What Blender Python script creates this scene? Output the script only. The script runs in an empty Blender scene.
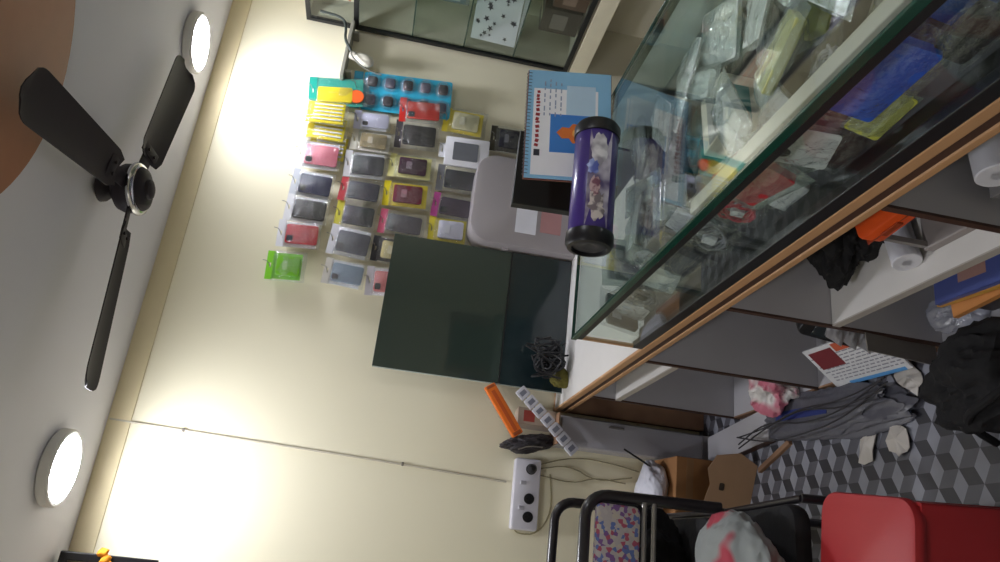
import bpy, bmesh, math, random
from mathutils import Vector, Matrix, Euler, noise
rnd = random.Random(7)
SC = bpy.context.scene
COL = SC.collection
PI = math.pi

# ------------------------------------------------------------------ materials
def lin(c):
    return tuple(((v/255.0)/12.92 if v/255.0 <= 0.04045 else ((v/255.0+0.055)/1.055)**2.4) for v in c) + (1.0,)
_M = {}
def mat(name, rgb, rough=0.55, metal=0.0, var=0.06, scale=18.0, bump=0.0, coat=0.0, spec=0.5):
    if name in _M: return _M[name]
    m = bpy.data.materials.new(name); m.use_nodes = True
    nt = m.node_tree; b = nt.nodes['Principled BSDF']
    b.inputs['Roughness'].default_value = rough
    b.inputs['Metallic'].default_value = metal
    b.inputs['Coat Weight'].default_value = coat
    b.inputs['Specular IOR Level'].default_value = spec
    tc = nt.nodes.new('ShaderNodeTexCoord'); nz = nt.nodes.new('ShaderNodeTexNoise')
    nz.inputs['Scale'].default_value = scale; nz.inputs['Detail'].default_value = 4
    nt.links.new(tc.outputs['Object'], nz.inputs['Vector'])
    mx = nt.nodes.new('ShaderNodeMix'); mx.data_type = 'RGBA'
    c = lin(rgb)
    mx.inputs[6].default_value = tuple(v*(1-var) for v in c[:3]) + (1,)
    mx.inputs[7].default_value = tuple(min(1, v*(1+var)) for v in c[:3]) + (1,)
    nt.links.new(nz.outputs['Fac'], mx.inputs[0]); nt.links.new(mx.outputs[2], b.inputs['Base Color'])
    if bump:
        bp = nt.nodes.new('ShaderNodeBump'); bp.inputs['Strength'].default_value = bump
        bp.inputs['Distance'].default_value = 0.01
        nt.links.new(nz.outputs['Fac'], bp.inputs['Height']); nt.links.new(bp.outputs['Normal'], b.inputs['Normal'])
    _M[name] = m; return m
def clear(name, tint, refl=0.08, rough=0.03, haze=0.0, hazecol=(230, 232, 235), bump=0.0, scale=40):
    """thin clear sheet: mostly see-through, mirror-like towards grazing angles"""
    if name in _M: return _M[name]
    m = bpy.data.materials.new(name); m.use_nodes = True; nt = m.node_tree; nt.nodes.clear()
    out = nt.nodes.new('ShaderNodeOutputMaterial'); tr = nt.nodes.new('ShaderNodeBsdfTransparent')
    gl = nt.nodes.new('ShaderNodeBsdfGlossy'); df = nt.nodes.new('ShaderNodeBsdfDiffuse')
    tr.inputs[0].default_value = lin(tint); gl.inputs['Roughness'].default_value = rough
    gl.inputs[0].default_value = (1, 1, 1, 1); df.inputs[0].default_value = lin(hazecol)
    ge = nt.nodes.new('ShaderNodeNewGeometry'); dt = nt.nodes.new('ShaderNodeVectorMath'); dt.operation = 'DOT_PRODUCT'
    def mth(op, a, b=None):
        q = nt.nodes.new('ShaderNodeMath'); q.operation = op; q.use_clamp = op == 'SUBTRACT'
        for i, v in enumerate((a, b)):
            if v is None: continue
            if isinstance(v, (int, float)): q.inputs[i].default_value = v
            else: nt.links.new(v, q.inputs[i])
        return q.outputs[0]
    nt.links.new(ge.outputs['Incoming'], dt.inputs[1])
    if not bump: nt.links.new(ge.outputs['Normal'], dt.inputs[0])
    fres = mth('MULTIPLY', mth('POWER', mth('SUBTRACT', 1.0, mth('ABSOLUTE', dt.outputs['Value'])), 5.0), .9)
    m1 = nt.nodes.new('ShaderNodeMixShader'); m2 = nt.nodes.new('ShaderNodeMixShader')
    m1.inputs[0].default_value = haze
    nt.links.new(tr.outputs[0], m1.inputs[1]); nt.links.new(df.outputs[0], m1.inputs[2])
    ad = nt.nodes.new('ShaderNodeMath'); ad.operation = 'ADD'; ad.inputs[1].default_value = refl; ad.use_clamp = True
    nt.links.new(fres, ad.inputs[0]); nt.links.new(ad.outputs[0], m2.inputs[0])
    nt.links.new(m1.outputs[0], m2.inputs[1]); nt.links.new(gl.outputs[0], m2.inputs[2])
    if bump:
        tc = nt.nodes.new('ShaderNodeTexCoord'); nz = nt.nodes.new('ShaderNodeTexNoise'); nz.inputs['Scale'].default_value = scale
        nz.inputs['Detail'].default_value = 3
        bp = nt.nodes.new('ShaderNodeBump'); bp.inputs['Strength'].default_value = bump; bp.inputs['Distance'].default_value = 0.01
        nt.links.new(tc.outputs['Object'], nz.inputs['Vector']); nt.links.new(nz.outputs['Fac'], bp.inputs['Height'])
        nt.links.new(bp.outputs['Normal'], gl.inputs['Normal']); nt.links.new(bp.outputs['Normal'], dt.inputs[0])
    nt.links.new(m2.outputs[0], out.inputs[0]); _M[name] = m; return m
def emit(name, rgb, s):
    if name in _M: return _M[name]
    m = bpy.data.materials.new(name); m.use_nodes = True; nt = m.node_tree; nt.nodes.clear()
    out = nt.nodes.new('ShaderNodeOutputMaterial'); e = nt.nodes.new('ShaderNodeEmission')
    e.inputs[0].default_value = lin(rgb); e.inputs[1].default_value = s
    nt.links.new(e.outputs[0], out.inputs[0]); _M[name] = m; return m
def two_tone(name, a, b, scale=6.0, rough=0.5, kind='noise', lo=0.45, hi=0.55):
    if name in _M: return _M[name]
    m = bpy.data.materials.new(name); m.use_nodes = True; nt = m.node_tree; bs = nt.nodes['Principled BSDF']
    bs.inputs['Roughness'].default_value = rough
    tc = nt.nodes.new('ShaderNodeTexCoord')
    if kind == 'noise':
        t = nt.nodes.new('ShaderNodeTexNoise'); t.inputs['Scale'].default_value = scale; o = t.outputs['Fac']; t.inputs['Detail'].default_value = 2
    elif kind == 'wave':
        t = nt.nodes.new('ShaderNodeTexWave'); t.inputs['Scale'].default_value = scale; t.inputs['Distortion'].default_value = 3; t.inputs['Detail'].default_value = 3; o = t.outputs['Fac']
    else:
        t = nt.nodes.new('ShaderNodeTexVoronoi'); t.inputs['Scale'].default_value = scale; o = t.outputs['Distance']
    nt.links.new(tc.outputs['Object'], t.inputs['Vector'])
    r = nt.nodes.new('ShaderNodeValToRGB'); e = r.color_ramp.elements
    e[0].position = lo; e[0].color = lin(a); e[1].position = hi; e[1].color = lin(b)
    nt.links.new(o, r.inputs[0]); nt.links.new(r.outputs[0], bs.inputs['Base Color'])
    _M[name] = m; return m
def floral(name):
    m = bpy.data.materials.new(name); m.use_nodes = True; nt = m.node_tree; bs = nt.nodes['Principled BSDF']
    tc = nt.nodes.new('ShaderNodeTexCoord'); v = nt.nodes.new('ShaderNodeTexVoronoi'); v.inputs['Scale'].default_value = 85
    nt.links.new(tc.outputs['Object'], v.inputs['Vector'])
    sp = nt.nodes.new('ShaderNodeSeparateColor'); nt.links.new(v.outputs['Color'], sp.inputs[0])
    r = nt.nodes.new('ShaderNodeValToRGB'); r.color_ramp.interpolation = 'CONSTANT'; e = r.color_ramp.elements
    e[0].position = 0; e[0].color = lin((170, 162, 160)); e[1].position = .38; e[1].color = lin((116, 82, 134))
    for p, c in ((.5, (176, 168, 164)), (.66, (160, 76, 96)), (.76, (180, 170, 156)), (.88, (92, 108, 160))):
        q = e.new(p); q.color = lin(c)
    nt.links.new(sp.outputs[0], r.inputs[0])
    nt.links.new(r.outputs[0], bs.inputs['Base Color']); bs.inputs['Roughness'].default_value = .85
    return m

M_wall = mat('wall_paint', (238, 231, 203), .75, var=.02, scale=3, bump=.05)
M_ceil = mat('ceiling_paint', (220, 219, 227), .85, var=.02, scale=3)
M_white = mat('white_laminate', (218, 215, 212), .45, var=.03)
M_grey = mat('grey_laminate', (182, 180, 184), .6, var=.08, scale=5)
M_dkgrey = mat('dark_grey_board', (112, 108, 106), .7, var=.1, scale=5)
M_wood = two_tone('wood_edge', (178, 136, 96), (210, 170, 126), 9, .5, 'wave', .2, .8)
M_dkwood = mat('dark_wood', (70, 46, 36), .55, var=.15)
M_ply = two_tone('plywood', (120, 88, 66), (158, 122, 94), 5, .75, 'noise', .35, .65)
M_black = mat('black_plastic', (24, 23, 26), .35, var=.1)
M_matblack = mat('black_fabric', (20, 19, 21), .9, var=.2, scale=30, bump=.3)
M_blackrail = mat('black_rail', (22, 24, 26), .4)
M_chrome = mat('chrome', (200, 200, 205), .15, 1.0)
M_wire = mat('wire_metal', (165, 160, 155), .35, .9)
M_fan = mat('fan_enamel', (40, 34, 40), .6, var=.08, spec=.3)
M_brown = mat('brown_ceiling_disc', (198, 136, 96), .6, var=.06, scale=4)
M_glass = clear('clear_glass', (247, 251, 249), .045, .01)
M_glassedge = mat('glass_green_edge', (24, 66, 54), .15, var=.05)
M_film = clear('clear_film', (250, 251, 252), .09, .09, .02, bump=1.0, scale=75)
M_filmg = clear('greenish_film', (244, 249, 247), .14, .09, .20, (220, 228, 226), bump=1.0, scale=48)
M_dkpane = mat('dark_glass', (50, 62, 56), .08, var=.05, scale=3, coat=.3)
M_dkpane2 = mat('dark_blue_glass', (28, 42, 46), .1, var=.05, scale=3, coat=.3)
M_card = mat('cardboard', (158, 112, 70), .8, var=.08)
M_cardlt = mat('pale_cardboard', (176, 142, 112), .8, var=.08)
M_paper = mat('paper', (214, 212, 210), .7, var=.05)
M_red = mat('red_plastic', (160, 34, 38), .5, var=.05)
M_orange = mat('orange_plastic', (226, 112, 24), .45)
M_lamp = emit('lamp_diffuser', (244, 246, 255), 26.0)
def C(rgb, rough=.45): return mat('colour_%d_%d_%d' % rgb, rgb, rough)

# ------------------------------------------------------------------ mesh helpers
class MB:
    def __init__(s): s.bm = bmesh.new()
    def _xf(s, vs, loc, rot):
        R = Euler(rot).to_matrix() if rot is not None else Matrix.Identity(3)
        for v in vs: v.co = R @ v.co + Vector(loc)
    def box(s, c, d, rot=None, bev=0.0, seg=2):
        t = bmesh.new(); bmesh.ops.create_cube(t, size=1)
        for v in t.verts: v.co = Vector((v.co.x*d[0], v.co.y*d[1], v.co.z*d[2]))
        if bev: bmesh.ops.bevel(t, geom=list(t.edges), offset=bev, segments=seg, affect='EDGES', profile=.5)
        s._merge(t, c, rot); return s
    def slab(s, c, d, r, rot=None, axis='Y', edge=0.0):
        """rectangle d[0] x d[1] with corner radius r, thickness d[2] along `axis`"""
        n = 6; pts = []
        for sx, sy, a0 in ((1, 1, 0), (-1, 1, PI/2), (-1, -1, PI), (1, -1, 3*PI/2)):
            for k in range(n+1):
                a = a0 + PI/2*k/n
                pts.append((sx*(d[0]/2-r)+r*math.cos(a), sy*(d[1]/2-r)+r*math.sin(a)))
        return s.prism(pts, d[2], c, rot, axis, edge)
    def prism(s, pts, th, c=(0, 0, 0), rot=None, axis='Y', edge=0.0):
        t = bmesh.new()
        vs = [t.verts.new((p[0], p[1], -th/2)) for p in pts]
        f = t.faces.new(vs); r = bmesh.ops.extrude_face_region(t, geom=[f])
        for v in [g for g in r['geom'] if isinstance(g, bmesh.types.BMVert)]: v.co.z += th
        bmesh.ops.recalc_face_normals(t, faces=list(t.faces))
        if edge:
            es = [e for e in t.edges if abs(e.verts[0].co.z-e.verts[1].co.z) < 1e-6]
            bmesh.ops.bevel(t, geom=es, offset=edge, segments=2, affect='EDGES', profile=.5)
        for v in t.verts:
            x, y, z = v.co
            v.co = Vector((x, z, y)) if axis == 'Y' else (Vector((z, x, y)) if axis == 'X' else Vector((x, y, z)))
        bmesh.ops.recalc_face_normals(t, faces=list(t.faces))
        s._merge(t, c, rot); return s
    def lathe(s, prof, c=(0, 0, 0), rot=None, n=32):
        t = bmesh.new(); rings = []
        for r, z in prof:
            if r < 1e-6: rings.append([t.verts.new((0, 0, z))])
            else: rings.append([t.verts.new((r*math.cos(2*PI*k/n), r*math.sin(2*PI*k/n), z)) for k in range(n)])
        for a, b in zip(rings, rings[1:]):
            for k in range(n):
                p, q = a[k % len(a)], a[(k+1) % len(a)]; u, w = b[k % len(b)], b[(k+1) % len(b)]
                vs = []
                for v in (p, q, w, u):
                    if v not in vs: vs.append(v)
                if len(vs) > 2: t.faces.new(vs)
        for rg, fl in ((rings[0], True), (rings[-1], False)):
            if len(rg) > 2: t.faces.new(rg[::-1] if fl else rg)
        bmesh.ops.recalc_face_normals(t, faces=list(t.faces))
        s._merge(t, c, rot); return s
    def tube(s, pts, r, n=8, close=False, sm=0):
        P = [Vector(p) for p in pts]
        for _ in range(sm):
            Q = [P[0]]
            for a, b in zip(P, P[1:]): Q += [a*.75+b*.25, a*.25+b*.75]
            P = Q + [P[-1]]
        t = bmesh.new(); rings = []; up = None
        for i, p in enumerate(P):
            d = (P[min(i+1, len(P)-1)] - P[max(i-1, 0)]).normalized()
            if up is None: up = Vector((0, 0, 1)) if abs(d.z) < .9 else Vector((1, 0, 0))
            e1 = d.cross(up)
            if e1.length < 1e-4: e1 = d.cross(Vector((1, 0.3, 0)))
            e1.normalize(); e2 = e1.cross(d).normalized(); up = e2
            rr = r[i] if isinstance(r, (list, tuple)) else r
            rings.append([t.verts.new(p + e1*rr*math.cos(2*PI*k/n) + e2*rr*math.sin(2*PI*k/n)) for k in range(n)])
        for a, b in zip(rings, rings[1:]):
            for k in range(n): t.faces.new((a[k], a[(k+1) % n], b[(k+1) % n], b[k]))
        t.faces.new(rings[0][::-1]); t.faces.new(rings[-1])
        bmesh.ops.recalc_face_normals(t, faces=list(t.faces))
        s._merge(t, (0, 0, 0), None); return s
    def pillow(s, w, h, t, c=(0, 0, 0), rot=None, seed=0, nx=12, nz=14, wr=.15):
        """sealed bag, flat in XZ, swelling along Y"""
        r = random.Random(seed); tb = bmesh.new(); side = []
        ph = [r.uniform(0, 6) for _ in range(6)]
        for sg in (1, -1):
            g = []
            for j in range(nz+1):
                row = []
                for i in range(nx+1):
                    u, v = 2*i/nx-1, 2*j/nz-1
                    e = (max(0, 1-u*u)**.6)*(max(0, 1-v*v)**.6)
                    wv = 1+wr*math.sin(5*u+ph[0]+3*v)+wr*math.sin(9*v+ph[1]+sg)+wr*.7*math.sin(13*u-7*v+ph[2])
                    row.append((u*w/2*(1-.02*math.sin(4*v+ph[3])), sg*t/2*e*wv, v*h/2*(1-.02*math.sin(4*u+ph[4]))))
                g.append(row)
            side.append(g)
        vf = [[tb.verts.new(p) for p in row] for row in side[0]]
        vb = [[vf[j][i] if (i in (0, nx) or j in (0, nz)) else tb.verts.new(side[1][j][i]) for i in range(nx+1)] for j in range(nz+1)]
        for V, fl in ((vf, False), (vb, True)):
            for j in range(nz):
                for i in range(nx):
                    q = (V[j][i], V[j][i+1], V[j+1][i+1], V[j+1][i])
                    try: tb.faces.new(q[::-1] if fl else q)
                    except ValueError: pass
        bmesh.ops.recalc_face_normals(tb, faces=list(tb.faces))
        s._merge(tb, c, rot); return s
    def blob(s, c, d, seed=0, amp=.18, sub=5, rot=None, flat=True, crease=.30):
        """crumpled, slumped rounded heap"""
        r = random.Random(seed); t = bmesh.new(); bmesh.ops.create_icosphere(t, subdivisions=sub, radius=1)
        K = [(Vector((r.uniform(-1, 1), r.uniform(-1, 1), r.uniform(-1, 1))).normalized()*r.uniform(2, 7), r.uniform(0, 6)) for _ in range(9)]
        for v in t.verts:
            n = v.co.normalized(); f = 1+amp*sum(math.sin(k.dot(n)+p) for k, p in K)/3
            q0 = n*2.2+Vector((seed, seed*.7, 0)); f -= crease*abs(noise.noise(q0)) + crease*.6*abs(noise.noise(q0*2.3)) - crease*.4
            q = n*f
            v.co = Vector((q.x*d[0]/2, q.y*d[1]/2, q.z*d[2]/2))
            if flat and v.co.z < -d[2]*.42: v.co.z = -d[2]*.42
        s._merge(t, c, rot); return s
    def _merge(s, t, loc, rot):
        s._xf(t.verts, loc, rot)
        me = bpy.data.meshes.new('tmp'); t.to_mesh(me); t.free(); s.bm.from_mesh(me); bpy.data.meshes.remove(me)
    def build(s, name, m, parent=None, smooth=False, label=None, loc=None, rot=None):
        me = bpy.data.meshes.new(name); s.bm.to_mesh(me); s.bm.free()
        me.materials.append(m)
        if smooth:
            for p in me.polygons: p.use_smooth = True
            try: me.set_sharp_from_angle(angle=math.radians(42))
            except Exception: pass
        o = bpy.data.objects.new(name, me); COL.objects.link(o)
        if parent: o.parent = parent
        if loc: o.location = loc
        if rot: o.rotation_euler = rot
        if label: o['label'] = label
        return o
def thing(name, label, cat, loc=(0, 0, 0), rot=(0, 0, 0), group=None):
    o = bpy.data.objects.new(name, None); o.empty_display_size = .05; COL.objects.link(o)
    o.location = loc; o.rotation_euler = rot; o['label'] = label; o['category'] = cat
    if group: o['group'] = group
    return o
def tag(o, label, cat, group=None, kind=None):
    o['label'] = label; o['category'] = cat
    if group: o['group'] = group
    if kind: o['kind'] = kind
    return o
def struct(o, label=None):
    o['kind'] = 'structure'
    if label: o['label'] = label
    return o
def dup(root, loc, rot, label):
    r = root.copy(); COL.objects.link(r); r.location = loc; r.rotation_euler = rot; r['label'] = label
    for ch in list(root.children):
        c = ch.copy(); COL.objects.link(c); c.parent = r
        for g in list(ch.children):
            d = g.copy(); COL.objects.link(d); d.parent = c
    return r

# ------------------------------------------------------------------ camera (hand-held phone, turned on its side)
cd = bpy.data.cameras.new('camera'); cam = bpy.data.objects.new('camera', cd); COL.objects.link(cam); SC.camera = cam
cd.sensor_fit = 'HORIZONTAL'; cd.sensor_width = 36; cd.lens = .740*36; cd.clip_start = .05
RX = Vector((0.9267, -0.3378, 0.1645)); RY = Vector((-0.1065, 0.1808, 0.9777)); RZ = Vector((-0.3603, -0.9237, 0.1316))
Xc = -RY
mw = Matrix((( Xc.x, RX.x, RZ.x, 0), (Xc.y, RX.y, RZ.y, 0), (Xc.z, RX.z, RZ.z, 1.5), (0, 0, 0, 1)))
cam.matrix_world = mw

# ------------------------------------------------------------------ the room
H = 2.582; YB = 3.30; XL, XR, YF = -1.3, 2.9, -2.2
def floor_mesh():
    bm = bmesh.new(); s = .052; mi = []
    w = math.sqrt(3)*s; nx = int((XR-XL)/w)+2; ny = int((YB-YF)/(1.5*s))+2
    def cl(p): return (min(max(p[0], XL), XR), min(max(p[1], YF), YB), 0)
    for j in range(ny):
        for i in range(nx):
            cx = XL + i*w + (w/2 if j % 2 else 0); cy = YF + j*1.5*s
            hx = [(cx+s*math.cos(PI/6+k*PI/3), cy+s*math.sin(PI/6+k*PI/3)) for k in range(6)]
            for q, idx in (((0, 1, 2), 0), ((2, 3, 4), 1), ((4, 5, 0), 2)):
                vs = [bm.verts.new(cl(p)) for p in ((cx, cy), hx[q[0]], hx[q[1]], hx[q[2]])]
                f = bm.faces.new(vs); f.material_index = idx
    bmesh.ops.recalc_face_normals(bm, faces=list(bm.faces))
    me = bpy.data.meshes.new('floor'); bm.to_mesh(me); bm.free()
    for c in ((150, 152, 162), (98, 98, 106), (60, 60, 66)): me.materials.append(mat('floor_tile_%d' % c[0], c, .4, var=.18, scale=14))
    for p in me.polygons:
        if p.normal.z < 0: p.flip()
    o = bpy.data.objects.new('floor', me); COL.objects.link(o); struct(o, 'floor of grey tumbling block patterned tiles')
floor_mesh()
struct(MB().box(((XL+XR)/2, (YF+YB)/2, -.06), (XR-XL+.4, YB-YF+.4, .1)).build('floor_base', M_dkgrey))
struct(MB().box(((XL+XR)/2, (YF+YB)/2, H+.05), (XR-XL+.4, YB-YF+.4, .1)).build('ceiling', M_ceil))
struct(MB().box(((XL+XR)/2, YB+.05, H/2), (XR-XL+.4, .1, H)).build('wall_back', M_wall), 'cream painted wall hung with phone accessories')
struct(MB().box(((XL+XR)/2, YF-.05, H/2), (XR-XL+.4, .1, H)).build('wall_front', M_wall))
struct(MB().box((XL-.05, (YF+YB)/2, H/2), (.1, YB-YF, H)).build('wall_left', M_wall))
struct(MB().box((XR+.05, (YF+YB)/2, H/2), (.1, YB-YF, H)).build('wall_right', M_wall))

struct(MB().box(((XL+XR)/2, YB-.004, H-.045), (XR-XL, .008, .09)).build('wall_top_strip', mat('wall_top_beige', (220, 206, 168), .75, var=.03)), 'beige strip along the wall top under the ceiling')  # thin strip, darker beige than the wall, along its top edge

# round brown disc on the ceiling
t = thing('ceiling_disc', 'large round brown disc on the ceiling behind the fan blade', 'ceiling panel', (1.09, 1.53, H))
MB().lathe([(0, 0), (.53, 0), (.53, -.008), (.52, -.010), (0, -.010)], n=72).build('panel', M_brown, t, True)
MB().lathe([(.531, 0), (.54, 0), (.542, -.006), (.54, -.012), (.531, -.012)], n=72).build('rim', mat('disc_rim', (170, 114, 80), .5), t, True)

# ------------------------------------------------------------------ ceiling lamps
def lamp(x, y, label):
    t = thing('ceiling_lamp', label, 'ceiling light', (x, y, H), group='round surface lamps on the ceiling')
    MB().lathe([(.0, 0), (.128, 0), (.135, -.006), (.135, -.035), (.128, -.042), (.118, -.042), (.118, -.03), (0, -.03)], n=48).build('housing', M_white, t, True)
    MB().lathe([(0, -.031), (.117, -.031), (.117, -.041), (.1, -.047), (.05, -.05), (0, -.051)], n=48).build('diffuser', M_lamp, t, True)
lamp(2.02, 2.93, 'lit round ceiling lamp beyond the fan, above the hanging phone cases')
lamp(0.16, 2.90, 'lit round ceiling lamp above the thin wall cable')
lamp(1.95, .25, 'added round ceiling lamp out of view over the customer side')  # added lamp, out of view, to brighten the front of the calendar
lamp(-.75, .85, 'added round ceiling lamp out of view over the stool aisle')  # unseen lamp added to light the open shelves and dividers from the aisle

# ------------------------------------------------------------------ ceiling fan
n = Vector((-.10, .104, .99)).normalized(); e1 = Vector((0, 1, 0)).cross(n).normalized(); e2 = n.cross(e1)
hub = Vector((1.087, 2.505, 2.460))
t = thing('ceiling_fan', 'dark brown three-bladed ceiling fan', 'fan')
t.matrix_world = Matrix(((e1.x, e2.x, n.x, hub.x), (e1.y, e2.y, n.y, hub.y), (e1.z, e2.z, n.z, hub.z), (0, 0, 0, 1)))
MB().lathe([(0, -.052), (.05, -.05), (.072, -.04), (.082, -.022), (.086, 0), (.086, .022), (.075, .045), (.05, .06), (.03, .066), (0, .066)], n=40).build('motor_housing', M_fan, t, True)
MB().lathe([(.082, -.030), (.089, -.026), (.093, -.018), (.093, -.012), (.090, -.008), (.084, -.012)], n=40).build('trim_ring', M_chrome, t, True, 'chrome trim ring')
MB().lathe([(0, -.066), (.02, -.066), (.034, -.06), (.036, -.05), (0, -.05)], n=24).build('bottom_cap', M_fan, t, True)
top = (H-hub.z)/n.z - .004
MB().lathe([(.011, .06), (.011, top-.01)], n=14).build('down_rod', M_fan, t, True)
MB().lathe([(.014, top-.055), (.03, top-.05), (.048, top-.025), (.05, top-.008), (0, top-.008)], n=28).build('canopy', M_fan, t, True)
for i, a in enumerate((184.3, 264.0, 379.1)):
    A = math.radians(a)
    b = bmesh.new(); N = 40; rows = []
    for k in range(N+1):
        f = k/N; r = .15 + .565*f
        ch = .125 + .040*f
        if f > .9: ch *= .45+.55*math.sqrt(max(0, 1-((f-.9)/.1)**2))
        if f < .08: ch *= .75+.25*f/.08
        tw = -math.radians(12-1*f)
        row = []
        for u in (-.5, -.3, 0, .3, .5):
            y = u*ch; z = -.012*(u*2)**2 + .010 - .0
            row.append((r, y*math.cos(tw)-z*math.sin(tw), y*math.sin(tw)+z*math.cos(tw)-.01))
        rows.append(row)
    th = .004
    up = [[b.verts.new((p[0], p[1], p[2]+th/2)) for p in r] for r in rows]; dn = [[b.verts.new((p[0], p[1], p[2]-th/2)) for p in r] for r in rows]
    for k in range(N):
        for j in range(4):
            b.faces.new((up[k][j], up[k+1][j], up[k+1][j+1], up[k][j+1])); b.faces.new((dn[k][j], dn[k][j+1], dn[k+1][j+1], dn[k+1][j]))
        for j in (0, 4): b.faces.new((up[k][j], dn[k][j], dn[k+1][j], up[k+1][j]))
    for k in (0, N):
        for j in range(4): b.faces.new((up[k][j], up[k][j+1], dn[k][j+1], dn[k][j]))
    bmesh.ops.recalc_face_normals(b, faces=list(b.faces))
    m = MB(); m.bm.free(); m.bm = b
    bl = m.build('blade', M_fan, t, True, rot=(0, 0, A))
    MB().box((.115, 0, .0), (.13, .05, .006), (math.radians(-13), 0, 0), .002).box((.19, 0, -.004), (.05, .09, .006), (math.radians(-13), 0, 0), .002)\
        .lathe([(0, 0), (.006, 0), (.006, .006), (0, .006)], (.185, .02, -.018), n=8).lathe([(0, 0), (.006, 0), (.006, .006), (0, .006)], (.185, -.02, -.012), n=8).build('blade_bracket', M_fan, bl, True)

# ------------------------------------------------------------------ cable down the back wall
t = thing('wall_cable', 'thin grey cable clipped down the cream wall beside the lamp', 'cable', (.37, YB, 0))
MB().tube([(.026, -.006, 2.575), (.018, -.006, 2.2), (.008, -.006, 1.75), (0, -.006, 1.4), (-.018, -.006, .9)], .0045, 8, sm=2).build('cable', mat('grey_cable', (196, 188, 170), .6), t, True)
for x, z in ((.02, 2.28), (.0, 1.36)): MB().box((x, -.006, z), (.016, .012, .010), None, .002).build('clip', C((120, 112, 100)), t)

# framed picture with garland, upper left
t = thing('framed_picture', 'dark framed picture with orange garland high on the wall', 'picture', (-.43, 3.27, 2.24), (math.radians(14), 0, 0), None)
fr = MB()
for sx in (-1, 1): fr.box((sx*.30, -.02, .17), (.03, .035, .34), None, .004)
for z in (.015, .325): fr.box((0, -.02, z), (.63, .035, .03), None, .004)
fr.build('frame', M_black, t)
MB().box((0, -.008, .17), (.58, .008, .29)).build('picture', two_tone('dark_print', (60, 50, 60), (120, 90, 70), 9), t)
MB().box((0, -.015, .17), (.575, .003, .285)).build('glass', M_glass, t)
g = MB()
for k in range(26):
    u = k/25; g.blob((-.30+.625*u, -.055, .20-.14*math.sin(PI*u)), (.035, .03, .035), k, .3, 2, None, False)
g.build('garland', mat('marigold', (238, 150, 30), .8, var=.25, scale=60), t, True, 'orange flower garland')

# ------------------------------------------------------------------ hanging packs on the back wall
peg_proto = None
def peg(x, z, label):
    global peg_proto
    if peg_proto is None:
        peg_proto = thing('peg_hook', label, 'hook', (x, YB, z), group='wire peg hooks on the back wall')
        MB().box((0, -.002, 0), (.018, .004, .034), None, .001).build('base_plate', M_wire, peg_proto)
        MB().tube([(0, -.003, 0), (0, -.09, .004), (0, -.105, .012), (0, -.108, .026)], .0018, 6, sm=1).build('peg', M_wire, peg_proto, True)
    else: dup(peg_proto, (x, YB, z), (0, 0, 0), label)
def header(w, h, z):
    """card with a hanging slot"""
    sl, sh = .022, .007; m = MB()
    for c, d in (((0, 0, z+h/2-(h/2-sh/2)/2), (w, .0012, h/2-sh/2)), ((0, 0, z-h/2+(h/2-sh/2)/2), (w, .0012, h/2-sh/2)),
                 ((-(w+sl)/4, 0, z), ((w-sl)/2, .0012, sh)), (((w+sl)/4, 0, z), ((w-sl)/2, .0012, sh))): m.box(c, d)
    return m
def phone_case(t, w, h, col, zc, seed, window=None, y=0.0):
    c = MB().slab((0, y, zc), (w, h, .010), .011, None, 'Y', .002).build('phone_case', C(col, .35), t, True)
    MB().slab((-w*.26, y-.0062, zc+h*.36), (w*.30, h*.20, .0025), .006, None, 'Y').build('camera_cutout', C((26, 26, 30)), c)
    if window: MB().slab((0, y-.0058, zc-h*.06), (w*.72, h*.52, .0015), .003, None, 'Y').build('print_insert', C(window, .5), c)
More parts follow.
